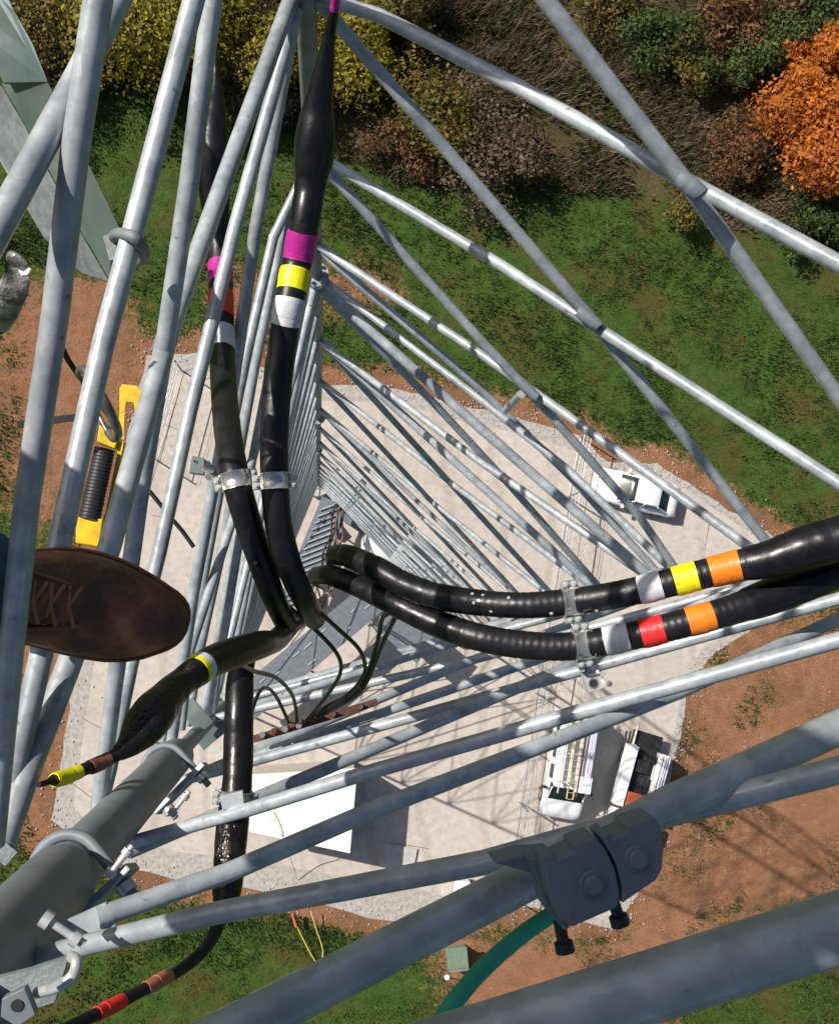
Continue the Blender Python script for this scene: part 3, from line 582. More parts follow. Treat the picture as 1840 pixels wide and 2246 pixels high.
R_px([(1160, 1884), (1188, 1880), (1204, 1975), (1252, 2036), (1238, 2044), (1192, 1990), (1178, 1930)], .725, .75, 'side_strap', 'rubber', cb)
R_px([(1080, 1892), (1140, 1876), (1200, 1872), (1200, 1905), (1160, 1915)], .74, .77, 'strap_tail', 'rubber', cb)
for x, y in ((1300, 1940), (1398, 1884)):
    c = P(x, y, .70); q = MB(); rr = 30 * .7 / F
    q.tube([c - Vector((0, 0, .002)), c + Vector((0, 0, .0012)), c + Vector((0, 0, .002))], [rr, rr, rr * .9], 24); b_ = q.build('boss', 'rubber', cb)
    q = MB(); q.tube([c, c + Vector((0, 0, .0045)), c + Vector((0, 0, .0052))], [rr * .72, rr * .70, rr * .6], 24); q.build('cap', 'rubber', b_)
for x0, y0, x1, y1 in ((1345, 1975, 1356, 2012), (1226, 2020, 1236, 2070)):
    q = MB(); a_, b_ = P(x0, y0, .73), P(x1, y1, .73); q.tube([a_, b_], .0042, 12); k_ = q.build('bolt', 'black', cb)
    n_ = (b_ - a_).normalized(); q = MB(); q.tube([b_ - n_ * .001, b_ + n_ * .006], .0066, 14); q.build('head', 'black', k_)
gh, agh = cable('green hose running down out of the dark clamp block', [(1250, 1985, 36, .80), (1215, 2004, 36, .80), (1160, 2040, 37, .80), (1100, 2088, 38, .80), (1040, 2146, 39, .80), (985, 2215, 40, .80), (940, 2290, 41, .8), (900, 2380, 42, .8)], ribs=0, name='green_hose', cat='hose', m='hose', group='hose')
del gh['group']

# ------------------------------------------------------------------ flat steel arm at top left
fa = thing('steel_arm', P(120, 300, 1.75), 'flat grey-green steel arm behind the tubes at top left, edge up', 'arm')
def slabpx(pts, d, th, name, m, par): q = MB(); q.slab([P(x, y, dd) for x, y, dd in pts], (0, 0, -th)); return q.build(name, m, par)
slabpx([(-260, -420, 1.75), (10, -20, 1.75), (30, 22, 1.75), (70, 92, 1.75), (104, 178, 1.75), (8, 180, 1.82), (-60, 60, 1.82), (-330, -330, 1.82)], 0, .006, 'web', 'plate', fa)
slabpx([(104, 178, 1.752), (180, 330, 1.76), (262, 500, 1.76), (246, 545, 1.80), (240, 612, 1.84), (170, 492, 1.86), (60, 280, 1.86), (4, 182, 1.86)], 0, .006, 'flange', 'plate', fa)
slabpx([(4, 188, 1.87), (60, 286, 1.87), (170, 498, 1.87), (240, 618, 1.87), (178, 598, 1.98), (96, 520, 2.0), (0, 352, 2.0), (-90, 180, 2.0)], 0, .006, 'lower_flange', 'galv_dark', fa)  # lower face given a darker steel than the web and flange
ub = thing('u_bolt', P(285, 545, 1.36), 'dark U-bolt holding the flat arm to a slanting tube, upper left', 'U-bolt')
q = MB(); q.tube([P(*p) for p in samples([(248, 520, 1.42), (262, 512, 1.3), (290, 518, 1.26), (312, 540, 1.28), (316, 566, 1.36), (300, 572, 1.45)], 6)], .0075, 12); q.build('bent_rod', 'galv_dark', ub)
q = MB(); q.box(P(252, 545, 1.42), (.02, .035, .02), Matrix.Rotation(.3, 3, 'Z')); q.build('nut', 'galv_dark', ub)

# ------------------------------------------------------------------ hand tool hanging at left
tl = thing('hand_tool', P(230, 1040, 2.1), 'yellow tool with slotted handle and black ribbed grip hanging at left', 'tool')
q = MB(); d_ = 2.12
outer = [(268, 842), (300, 846), (311, 862), (306, 920), (296, 985), (283, 1050), (268, 1085), (256, 1078), (262, 1010), (258, 960), (262, 900), (262, 852)]
inner = [(277, 880), (293, 882), (296, 900), (290, 960), (280, 1015), (272, 1040), (267, 1035), (270, 1000), (271, 960), (273, 900), (275, 885), (276, 882)]
no = len(outer); th = .025
vs = [P(x, y, d_) for x, y in outer] + [P(x, y, d_) for x, y in inner] + [P(x, y, d_ + th) for x, y in outer] + [P(x, y, d_ + th) for x, y in inner]
fs = []
for i in range(no):
    j = (i + 1) % no; fs += [(i, j, no + j, no + i), (2 * no + j, 2 * no + i, 3 * no + i, 3 * no + j), (i, 2 * no + i, 2 * no + j, j), (no + i, no + j, 3 * no + j, 3 * no + i)]
q.add(vs, fs); q.build('slotted_handle', 'tool_yellow', tl)
q = MB(); q.slab([P(x, y, 2.06) for x, y in ((262, 966), (272, 968), (258, 1050), (243, 1128), (228, 1168), (217, 1166), (232, 1120), (248, 1040))], (0, 0, -.05)); q.build('side_bar', 'tool_yellow', tl, .001)
q = MB(); q.slab([P(x, y, 2.05) for x, y in ((218, 930), (258, 962), (252, 984), (212, 968))], (0, 0, -.04)); q.build('collar', 'tool_yellow', tl, .002)
q = MB(); aa = fine([(230, 984, 43, 2.04), (196, 1138, 46, 2.04)], 1.6); q.tube(to3(aa), [r * (1 + .035 * math.sin(i * 1.3)) for i, r in enumerate(rads(aa))], 24); q.build('ribbed_grip', 'grip', tl)
q = MB(); q.slab([P(x, y, 2.03) for x, y in ((172, 1132), (226, 1138), (222, 1168), (218, 1200), (165, 1192), (166, 1160))], (0, 0, -.06)); q.build('end_block', 'tool_yellow', tl, .003)
q = MB(); q.slab([P(x, y, 2.0) for x, y in ((222, 1165), (232, 1168), (224, 1200), (214, 1214), (212, 1196))], (0, 0, -.02)); q.build('end_tab', 'tool_yellow', tl, .002)
hkk = thing('snap_hook', P(200, 860, 1.9), 'worn dark steel snap hook with black straps, above the yellow tool', 'hook')
q = MB(); q.tube([P(*p) for p in samples([(172, 818, 1.93), (178, 808, 1.9), (192, 818, 1.88), (214, 852, 1.86), (238, 896, 1.87), (256, 936, 1.9), (259, 956, 1.94), (248, 962, 1.98), (236, 948, 2.0)], 8)], [.0062 + .0022 * math.sin(math.pi * i / 64) for i in range(65)], 14); q.build('hook_body', 'hook', hkk)
q = MB(); q.tube([P(*p) for p in samples([(236, 948, 2.0), (214, 905, 2.01), (188, 852, 1.98), (172, 818, 1.93)], 8)], .0045, 10); q.build('gate', 'hook', hkk)
q = MB(); q.tube([P(238, 930, 1.93), P(262, 940, 1.93)], .0075, 12); q.build('pivot', 'hook', hkk)
q = MB(); q.tube([P(*p) for p in samples([(136, 762, 1.9), (150, 790, 1.93), (176, 828, 1.97), (212, 876, 2.0), (240, 912, 2.0)], 6)], .0055, 8); q.build('rope', 'strap', hkk)
q = MB(); q.bar(P(38, 932, 1.95), P(176, 914, 1.95), .013, .004); q.build('webbing', 'strap', hkk)
gl = thing('cable_boot', P(25, 650, 1.5), 'crumpled dark wrap with painted pale highlights at the left edge', 'wrap')
rings = []
for (x, y, wx, d) in ((26, 556, 12, 1.42), (34, 572, 22, 1.4), (38, 600, 30, 1.42), (28, 640, 34, 1.45), (16, 680, 30, 1.5), (8, 712, 20, 1.55), (2, 728, 8, 1.6)):
    c = P(x, y, d); r = wx * d / F
    rings.append([c + Vector((math.cos(a_) * r * (1 + .25 * noise.noise(Vector((x * .1, a_ * 2, 0)))), math.sin(a_) * r * .5, math.sin(a_ + .4) * r * .8)) for a_ in [2 * math.pi * k / 18 for k in range(18)]])
q = MB(); q.loft(rings); q.build('wrap', mottled('grey_black_wrap', [(.36, (.02, .021, .021)), (.48, (.16, .16, .15)), (.62, (.42, .38, .37))], 25, .35, .1, 5, .6, 40), gl)  # pale end of the ramp paints highlights into the wrap
q = MB(); q.slab([P(x, y, 1.38) for x, y in ((40, 590), (52, 596), (62, 586), (68, 588), (60, 602), (46, 604))], (0, 0, -.006)); q.build('painted_highlight', 'zinc', gl)  # pale sliver standing for a highlight on the wrap

# ------------------------------------------------------------------ the climber
per = thing('person', P(90, 1310, 1.36), 'person in blue jeans and worn brown boots standing on the tubes at left', 'person')
def body(name, verts, edges, radii, m, par, sub=2):
    me = bpy.data.meshes.new(name); me.from_pydata([tuple(v) for v in verts], edges, []); me.materials.append(M[m])
    o = bpy.data.objects.new(name, me); sc.collection.objects.link(o); o.parent = par; o.matrix_parent_inverse = par.matrix_basis.inverted()
    k = o.modifiers.new('skin', 'SKIN'); k.use_smooth_shade = True
    for i, r in enumerate(radii): me.skin_vertices[0].data[i].radius = (r, r) if not isinstance(r, tuple) else r
    me.skin_vertices[0].data[0].use_root = True
    s_ = o.modifiers.new('sub', 'SUBSURF'); s_.levels = sub; s_.render_levels = sub; return o
Z = lambda x, y, d: Vector((x, y, H - d))
# x, y in metres from the camera's plumb line; d below it
anR, anL = Z(-.362, .012, 1.12), Z(-.66, .34, 1.16)
knR, knL = Z(-.58, .06, .80), Z(-.72, .34, .80); hpR, hpL = Z(-.74, .10, .36), Z(-.76, .32, .36)
pel = Z(-.75, .21, .30); wa = Z(-.71, .21, .10); ch = Z(-.60, .22, -.12); nk = Z(-.53, .22, -.31)
M['skin'] = mat('skin', (.50, .29, .20), .5); M['jacket_blue'] = mottled('navy_work_jacket', [(.3, (.02, .03, .05)), (.7, (.05, .06, .09))], 20, .85, 0, 5, .4, 60); M['hair'] = mat('brown_hair', (.05, .03, .02), .7)
sR, sL = Z(-.57, .02, -.21), Z(-.57, .42, -.21)
trunk = body('body', [pel, hpR, knR, anR, hpL, knL, anL, wa, ch, nk, sR, Z(-.40, -.12, .08), Z(-.20, -.02, -.12), sL, Z(-.42, .32, -.24), Z(-.20, .12, -.14)],
    [(0, 1), (1, 2), (2, 3), (0, 4), (4, 5), (5, 6), (0, 7), (7, 8), (8, 9), (8, 10), (10, 11), (11, 12), (8, 13), (13, 14), (14, 15)],
    [.15, .10, .060, .042, .10, .060, .042, .135, .15, .055, .065, .046, .030, .065, .046, .030], 'denim', per)  # upper body stays out of view, posed to shade the near tubes
body('work_jacket', [wa + Vector((0, 0, -.08)), wa, ch, nk - Vector((0, 0, .03)), sR, Z(-.40, -.12, .08), Z(-.24, -.04, -.09), sL, Z(-.42, .32, -.24), Z(-.23, .15, -.15)],
    [(0, 1), (1, 2), (2, 3), (2, 4), (4, 5), (5, 6), (2, 7), (7, 8), (8, 9)], [.17, .165, .19, .125, .10, .065, .042, .10, .075, .042], 'jacket_blue', per)  # unseen jacket, collar widened to block sun from the near tubes
body('head', [Z(-.51, .22, -.35), Z(-.47, .22, -.46), Z(-.41, .22, -.43), Z(-.385, .22, -.44)], [(0, 1), (1, 2), (2, 3)], [.065, .088, .045, .016], 'skin', per)
body('shade_helmet', [Z(-.50, .22, -.45), Z(-.49, .22, -.49)], [(0, 1)], [.135, .12], 'roof_white', per)  # unseen helmet, added for more shade on the near tubes
body('hair', [Z(-.51, .22, -.42), Z(-.48, .22, -.47)], [(0, 1)], [.075, .088], 'hair', per)
for sx, w0 in ((1, Z(-.20, -.02, -.12)), (-1, Z(-.20, .12, -.14))):
    q = MB(); q.loft([[w0 + Vector((t_, math.cos(a_) * .042 * k_, .012 * math.sin(a_))) for a_ in [2 * math.pi * i / 12 for i in range(12)]] for t_, k_ in ((-.02, .6), (.02, .9), (.07, 1), (.10, .9))]); q.build('hand', 'skin', per)
    for k in range(4):
        f0 = w0 + Vector((.095, -.032 + k * .021, 0)); L_ = (.058, .07, .075, .06)[k]
        q = MB(); q.tube([f0, f0 + Vector((L_ * .5, 0, -.008)), f0 + Vector((L_ * .8, 0, -.03)), f0 + Vector((L_ * .7, 0, -.05))], [.0095, .009, .008, .006], 8); q.build('finger', 'skin', per)
    f0 = w0 + Vector((.02, .04 * sx, 0)); q = MB(); q.tube([f0, f0 + Vector((.03, .02 * sx, -.01)), f0 + Vector((.06, .018 * sx, -.03))], [.012, .011, .008], 8); q.build('thumb', 'skin', per)
# trouser cuff that shows at the left edge
q = MB(); rr = []
for t_, r in ((0, .056), (.25, .062), (.5, .066), (.8, .070), (1, .074)):
    c = anR.lerp(knR, t_ * .9); rr.append([c + Vector((math.cos(a_) * r * (1 + .06 * math.sin(a_ * 3 + t_ * 9)), math.sin(a_) * r * (1 + .05 * math.cos(a_ * 4 + t_ * 7)), 0)) for a_ in [2 * math.pi * k / 28 for k in range(28)]])
q.loft(rr); q.build('trouser_leg', 'denim', per)
def boot(origin, ang, label=None):
    """boot about 0.31 m long; x runs heel -> toe, z up, sole at 0"""
    Rz = Matrix.Rotation(ang, 3, 'Z')
    def Tf(x, y, z): return origin + Rz @ Vector((x * .76, y * .84, z * .9))
    prof = [(-.048, .020, .030), (-.044, .036, .045), (-.03, .048, .075), (0, .055, .100), (.03, .060, .116), (.06, .065, .116), (.09, .068, .104), (.12, .0685, .090), (.15, .066, .078), (.18, .060, .067), (.205, .052, .058), (.227, .042, .050), (.24, .036, .044), (.25, .029, .038), (.257, .021, .030), (.261, .012, .022)]
    rings = []
    for x, w_, h in prof:
        ring = []
        for k in range(28):
            a_ = 2 * math.pi * k / 28; c, s = math.cos(a_), math.sin(a_)
            yy = w_ * (abs(c) ** .8) * (1 if c > 0 else -1); zz = .016 + (h - .016) * max(0, s) ** .85 if s > 0 else .016
            yy += .004 * math.sin(x * 22)
            zz += (.0022 * noise.noise(Vector((x * 30, yy * 30, 1)))) if s > .1 else 0
            ring.append(Tf(x, yy, zz))
        rings.append(ring)
    q = MB(); q.loft(rings); bo = q.build('boot', 'leather', per)
    q = MB(); out = [(x, w_ + .002) for x, w_, h in prof]
    poly = [(-.052, 0)] + [(x, -w_ + .004 * math.sin(x * 22)) for x, w_ in out] + [(.263, 0)] + [(x, w_ + .004 * math.sin(x * 22)) for x, w_ in reversed(out)]
    q.slab([Tf(x, y, -.008) for x, y in poly], Tf(0, 0, .017) - Tf(0, 0, 0)); q.build('sole', 'sole', bo)
    q = MB(); q.tube([Tf(x, y * 1.0, .0165) for x, y in poly] + [Tf(*poly[0], .0165)], .0024, 8); q.build('welt', 'leather_edge', bo)
    # tongue, lace stays and laces
    q = MB(); q.loft([[Tf(x, math.cos(a_) * w_, h + .004 * math.sin(a_)) for a_ in [2 * math.pi * i / 12 for i in range(12)]] for x, w_, h in ((.03, .024, .116), (.06, .026, .116), (.09, .025, .103), (.125, .02, .084))]); q.build('tongue', 'leather', bo)
    for s in (-1, 1):
        q = MB(); q.tube([Tf(.02, .036 * s, .104), Tf(.06, .034 * s, .108), (Tf(.09, .030 * s, .098)), Tf(.13, .022 * s, .078)], .0028, 8); q.build('eyelet_stay', 'leather_edge', bo)
    for x in (.045, .066, .087, .108):
        h = .120 if x < .07 else .120 - (x - .07) * .6
        q = MB(); q.tube([Tf(x - .006, -.026, h - .006), Tf(x, 0, h), Tf(x + .012, .026, h - .010)], .0025, 6); q.build('lace', 'lace', bo)
        q = MB(); q.tube([Tf(x + .010, -.026, h - .008), Tf(x, 0, h + .001), Tf(x - .004, .026, h - .005)], .0025, 6); q.build('lace', 'lace', bo)
    q = MB(); q.tube([Tf(.135, .014, .0775), Tf(.160, .0, .0695), Tf(.185, -.014, .0625), Tf(.210, -.028, .0520)], [.0012, .0022, .0022, .001], 6); q.build('scuff_line', mat('pale_scuff', (.55, .30, .24), .6), bo)
    for xc, am in ((.150, .001), (.163, .0008), (.176, .001)):
        q = MB(); q.tube([Tf(xc + .006 * math.sin(yy * 40), yy, .016 + (.074 - (xc - .15) * .4 - .016) * max(0, 1 - (yy / .062) ** 2) ** .42) for yy in [(-.045 + .09 * i / 10) for i in range(11)]], am, 6); q.build('crease', 'sole', bo)
    for (x0, y0, h0, x1, y1, h1) in ((.125, -.055, .05, .14, 0, .076), (.14, 0, .076, .12, .055, .055), (.07, -.046, .06, .12, -.054, .05)):
        q = MB(); q.tube([Tf(x0, y0, h0), Tf((x0 + x1) / 2, (y0 + y1) / 2, (h0 + h1) / 2 + .010), Tf(x1, y1, h1)], .0014, 6); q.build('seam', 'leather_edge', bo)
    return bo
tt = P(416, 1362, 1.215); hh = P(40, 1308, 1.215); dv = (tt - hh)
boot(Vector((tt.x, tt.y, H - 1.235)) - dv.normalized() * .202, math.atan2(dv.y, dv.x))
boot(Vector((-.72, .32, H - 1.27)), -.1)

# ------------------------------------------------------------------ compound: tower foot, bridge, fence, shelter, vehicles
def G(x, y, z=0): v = P(x, y, H - z); return v
for k, lb in (('b', 'round concrete pier under the tower leg farthest up the picture'), ('r', 'round concrete pier under the right tower leg'), ('l', 'round concrete pier under the lower left tower leg')):
    c = legp(k, 50.8); c.z = 0; q = MB(); n = 28
    q.tube([c + Vector((0, 0, z)) for z in (0, .42, .45)], [.62, .62, .58], n); root = q.build('concrete_pier', 'concrete'); tag(root, lb, 'pier', 'concrete piers under the tower')
    q = MB(); q.box(c + Vector((0, 0, .47)), (.5, .5, .04)); q.build('base_plate', 'galv', root)
tk = thing('pale_drum', G(836, 1190), 'pale rounded drum lying on the pad inside the tower foot', 'drum')
q = MB(); q.tube([G(802, 1168, .7), G(812, 1174, .7), G(884, 1222, .7), G(894, 1228, .7)], [.5, .85, .85, .5], 24); q.build('shell', 'tank', tk)
ib = thing('ice_bridge', G(660, 1440), 'long grey slatted cable bridge running from the shelter under the tower', 'cable bridge')
def strip(a, b, wd, z, name, m, th=.05, par=None):
    q = MB(); q.bar(G(*a, z), G(*b, z), wd, th); return q.build(name, m, par or ib)
strip((520, 1560), (832, 1300), 1.5, 2.6, 'deck', 'deck')
strip((640, 1330), (735, 1100), 1.3, 2.2, 'deck', 'deck')
strip((840, 1350), (935, 1430), 1.4, 2.6, 'deck', 'deck')
rnd = random.Random(3)
for k in range(26):
    t_ = (k + .5) / 26; c = G(520 + 312 * t_, 1560 - 260 * t_, 2.66); ax = Vector((.77, .64, 0))
    if rnd.random() < .5:
        q = MB(); o_ = rnd.uniform(-.5, .5); pr_ = Vector((-.64, .77, 0)); L_ = rnd.uniform(.15, .5); q.bar(c + pr_ * o_ - ax * L_ / 2, c + pr_ * o_ + ax * L_ / 2, .06, .02); q.build('bright_slat', 'zinc', ib)
for k in range(16):
    t_ = (k + .5) / 16; c = G(640 + 95 * t_, 1330 - 230 * t_, 2.3); pr_ = Vector((.9, .35, 0))
    q = MB(); q.bar(c - pr_ * .72, c + pr_ * .72, .07, .05); q.build('rung', 'galv', ib)
for x, y in ((530, 1540), (640, 1450), (800, 1325), (930, 1420), (700, 1140)):
    q = MB(); q.tube([G(x, y, 0), G(x, y, 2.6)], .05, 10); q.build('post', 'galv', ib)
cl_ = thing('cable_bundle', G(715, 1180, 0), 'loose tangle of brown and black cables on the bridge near the tower centre', 'cables')
for k in range(9):
    q = MB(); x = 700 + rnd.uniform(-6, 22); pts = [(x + rnd.uniform(-9, 9) + t_ * 6, 1310 - t_ * 34, rnd.uniform(2.5, 3.1)) for t_ in range(7)]
    q.tube([G(*p) for p in samples(pts, 5)], .045, 8); q.build('cable', ('rust', 'black', 'galv_pipe')[k % 3], cl_)
for x, y, w_, h_, an in ((770, 1130, 1.7, .9, .6), (745, 1085, .9, .6, .5), (735, 1160, .7, .5, .9)):  # low dark grey blocks set on the pad
    q = MB(); q.box(G(x, y, .25), (w_, h_, .5), Matrix.Rotation(-an, 3, 'Z')); o = q.build('grey_block', 'deck', None, .03)
    tag(o, {770: 'largest dark grey block on the pad by the upper pier', 745: 'small grey metal box close under the upper tower leg', 735: 'small grey metal box beside the tangle of cables'}[x], 'box', 'grey boxes at the tower foot')
# fence
def fence(label, line, n):
    root = thing('chain_link_fence', G(*line[0]), label, 'fence', 'chain-link fence around the compound')
    ps = [G(*p) for p in line]; up = Vector((0, 0, 1))
    for z in (1.9, 1.0, .15):
        q = MB(); q.tube([p + up * z for p in ps], .028 if z > 1.5 else .012, 8); q.build('rail', 'galv' if z > 1.5 else 'zinc', root)
    for z in (2.05, 2.2):
        q = MB(); q.tube([p + up * z + Vector((.1, 0, 0)) for p in ps], .008, 6); q.build('barbed_wire', 'zinc', root)
    for a, b in zip(ps, ps[1:]):
        L = (b - a).length; m_ = max(1, int(L / 2.6)); 
        for k in range(m_ + 1):
            p = a.lerp(b, k / m_); q = MB(); q.tube([p, p + up * 2.1], .04, 8); q.build('post', 'galv', root)
    q = MB()
    for a, b in zip(ps, ps[1:]):
        L = (b - a).length; t_ = (b - a) / L; s = 0
        while s < L - .3:
            for e0, e1 in ((0, 1.75), (1.75, 0)): q.bar(a + t_ * s + up * (.1 + e0), a + t_ * min(L, s + 1.75) + up * (.1 + e1), .006, .006)
            s += .55
    q.build('mesh', 'zinc', root)
fence('chain-link fence crossing the pad beside the white sedan', [(1272, 958), (1245, 1090), (1212, 1300), (1175, 1520), (1140, 1760), (1108, 1960)], 8)
fence('chain-link fence along the upper left of the gravel pad', [(455, 790), (398, 812), (345, 1010)], 6)
# shelter
sh = thing('equipment_shelter', G(660, 1770), 'white-roofed equipment shelter in the lower middle of the pad', 'shelter')
rc = [(545, 1700), (784, 1686), (768, 1873), (548, 1826)]
rt = [G(x, y, 3.0) for x, y in rc]; ctr = sum(rt, Vector()) / 4
wl = [ctr.lerp(p, .95) for p in rt]
q = MB(); q.prism([(p.x, p.y) for p in wl], 0, 2.86); q.build('wall', 'wall_beige', sh)
q = MB(); q.prism([(p.x, p.y) for p in rt], 2.86, 3.0); q.build('roof', 'roof_white', sh, .02)
for k in (1, 3):
    q = MB(); a_, b_ = rt[0].lerp(rt[1], k / 5), rt[3].lerp(rt[2], k / 5); a_.z = b_.z = 3.002; q.bar(a_, b_, .03, .015); q.build('roof_seam', 'roof_white', sh)
q = MB(); q.box(G(630, 1745, 3.06), (.5, .4, .12)); q.build('roof_cap', 'roof_white', sh)
pd = thing('concrete_step', G(880, 1865), 'flat dark concrete stoop beside the shelter in its shade', 'step'); q = MB(); q.prism([(p.x, p.y) for p in [G(845, 1850), G(915, 1862), G(905, 1912), G(835, 1900)]], 0, .12); q.build('slab', 'concrete', pd)
tag(wire('yellow rope lying over the white shelter roof', [(598, 1780, 47.9), (612, 1812, 47.9), (622, 1842, 48.1), (636, 1880, 49.5), (652, 1930, 50.9)], .018, 'rope', 'guy_rope', None, 'rope'), 'yellow rope lying over the white shelter roof', 'rope')
wire('yellow rope line with red flagging on the grass, left of two', [(642, 2008, 50.4), (655, 2040, 50.6), (680, 2090, 50.8), (700, 2122, 50.9)], .03, 'rope', 'guy_rope', 'rope lines on the grass', 'rope')
wire('yellow rope line on the grass, right of two', [(682, 2000, 50.4), (694, 2040, 50.6), (708, 2085, 50.8), (704, 2120, 50.9)], .03, 'rope', 'guy_rope', 'rope lines on the grass', 'rope')
q = MB(); q.tube([G(641, 2006, .7), G(650, 2034, .6)], .06, 8); tag(q.build('flagging_ribbon', 'ribbon'), 'short red flagging ribbon tied on the left rope', 'ribbon')
# propane tank, utility box, post
pt = thing('white_cabinet', G(1012, 1965), 'small white cabinet on short legs at the lower edge of the pad', 'cabinet')
q = MB(); q.box(G(1012, 1955, .8), (.62, 1.1, .9), Matrix.Rotation(-.12, 3, 'Z')); q.build('cabinet_body', 'tank', pt, .04)
for dx, dy in ((-.25, -.45), (.25, -.45), (-.25, .45), (.25, .45)):
    c = G(1012, 1958, 0) + Vector((dx, dy, 0)); q = MB(); q.tube([c, c + Vector((0, 0, .4))], .04, 6); q.build('leg', 'black', pt)
ux = thing('utility_box', G(1005, 2105), 'small green utility pedestal with a slanting lid on the red soil', 'utility box')
q = MB(); q.box(G(1003, 2103, .55), (.92, .88, 1.1), Matrix.Rotation(.08, 3, 'Z')); q.build('cabinet_body', 'green_box', ux, .03)
q = MB(); q.box(G(1003, 2103, 1.13), (.98, .94, .05), Matrix.Rotation(.08, 3, 'Z')); q.build('lid', 'green_box', ux, .01)
mp = thing('marker_post', G(980, 2138), 'thin white marker post with a pale cap beside the green box', 'post')
q = MB(); q.tube([G(980, 2145, 0), G(980, 2145, 1.3)], .03, 8); q.build('shaft', 'tank', mp); q = MB(); q.tube([G(980, 2145, 1.2), G(980, 2145, 1.32)], .12, 12); q.build('cap', 'roof_white', mp)

# --- vehicles, in their own frame: x to the front, y to the left, z up
def vehicle(name, px, py, front, label, cat):
    c = G(px, py); fr = G(*front) - c; an = math.atan2(fr.y, fr.x)
    root = thing(name, c, label, cat); Rm = Matrix.Rotation(an, 3, 'Z')
    return root, (lambda x, y, z: c + Rm @ Vector((x, y, z))), Rm
def car_loft(T, secs, name, m, root, n=20, p=.42):
    """secs: x, half width, z bottom, z top"""
    rings = []
    for x, w_, z0, z1 in secs:
        zc, hh_ = (z0 + z1) / 2, (z1 - z0) / 2; ring = []
        for k in range(n):
            a_ = 2 * math.pi * (k + .5) / n; c, s = math.cos(a_), math.sin(a_)
            ring.append(T(x, w_ * (abs(c) ** p) * (1 if c > 0 else -1), zc + hh_ * (abs(s) ** p) * (1 if s > 0 else -1)))
        rings.append(ring)
    q = MB(); q.loft(rings); return q.build(name, m, root)
def wheels(T, root, xs, w_, r):
    for x in xs:
        for s in (-1, 1):
            q = MB(); q.tube([T(x, s * (w_ - .2), r), T(x, s * w_, r)], r, 20); wh = q.build('wheel', 'tyre', root)
            q = MB(); q.tube([T(x, s * (w_ - .02), r), T(x, s * (w_ + .01), r)], r * .6, 14); q.build('rim', 'chrome', wh)
def quad(T, pts, name, m, root, th=.015):
    q = MB(); v = [T(*p) for p in pts]; n = (v[1] - v[0]).cross(v[2] - v[1]).normalized(); q.slab(v, n * -th); return q.build(name, m, root)
# sedan
cr, T, Rm = vehicle('white_sedan', 1387, 1082, (1293, 1058), 'white four-door sedan parked on the pad by the red bank', 'car')
car_loft(T, [(2.18, .50, .35, .58), (2.10, .72, .25, .66), (1.9, .80, .22, .74), (1.2, .83, .2, .86), (.75, .84, .2, .90), (0, .85, .2, .92), (-1.2, .85, .2, .92), (-1.8, .82, .22, .90), (-2.05, .76, .3, .84), (-2.12, .55, .4, .7)], 'body', 'white_paint', cr)
car_loft(T, [(.92, .66, .86, .90), (.45, .66, .86, 1.18), (.15, .62, .86, 1.38), (-.3, .60, .86, 1.43), (-.8, .60, .86, 1.41), (-1.15, .62, .86, 1.24), (-1.62, .66, .86, .90)], 'greenhouse', 'glass', cr, 20, .5)
car_loft(T, [(.18, .56, 1.34, 1.41), (.0, .59, 1.30, 1.46), (-.4, .60, 1.30, 1.48), (-.9, .59, 1.30, 1.45), (-1.05, .56, 1.28, 1.37)], 'roof', 'white_paint', cr, 20, .4)
for s in (-1, 1):
    for (x0, z0, x1, z1) in ((.9, .92, .15, 1.40), (-1.6, .92, -1.0, 1.38), (-.32, .92, -.34, 1.42)):
        q = MB(); q.tube([T(x0, s * (.69 if z0 < 1 else .6), z0), T(x1, s * .60, z1)], .035, 8); q.build('pillar', 'white_paint', cr)
    q = MB(); q.box(T(.62, s * .90, .98), (.14, .2, .12), Rm); q.build('mirror', 'white_paint', cr, .02)
    q = MB(); q.box(T(2.06, s * .58, .60), (.12, .3, .12), Rm); q.build('headlight', 'chrome', cr, .02)
    q = MB(); q.box(T(-2.06, s * .6, .72), (.1, .3, .14), Rm); q.build('tail_light', 'ribbon', cr, .02)
wheels(T, cr, (1.35, -1.3), .86, .32)
# van with ladders
vn, T, Rm = vehicle('ladder_van', 1237, 1672, (1222, 1765), 'white van with long ladders and tubes racked on its roof', 'van')
car_loft(T, [(2.55, .70, .45, .75), (2.45, .88, .35, .98), (2.2, .95, .3, 1.12), (1.75, .98, .3, 1.25), (1.3, .98, .3, 1.4), (1.0, .98, .3, 1.5), (-2.3, .98, .3, 1.5), (-2.55, .96, .35, 1.45)], 'body', 'white_paint', vn, 20, .3)
car_loft(T, [(1.62, .86, 1.2, 1.3), (1.0, .86, 1.2, 1.85), (.75, .85, 1.2, 1.98)], 'windscreen', 'glass', vn, 20, .3)
car_loft(T, [(.95, .80, 1.3, 1.93), (.7, .87, 1.3, 2.06), (0, .9, 1.3, 2.12), (-2.3, .9, 1.3, 2.12), (-2.5, .86, 1.3, 2.04)], 'roof', 'white_paint', vn, 20, .35)
for (x0, x1) in ((.62, -.05), (-.35, -1.0), (-1.3, -2.1)):
    for s in (-1, 1): quad(T, [(x0, s * .945, 1.42), (x1, s * .945, 1.42), (x1, s * .915, 1.85), (x0, s * .915, 1.85)] if s < 0 else [(x0, s * .945, 1.42), (x0, s * .915, 1.85), (x1, s * .915, 1.85), (x1, s * .945, 1.42)], 'side_window', 'glass', vn)
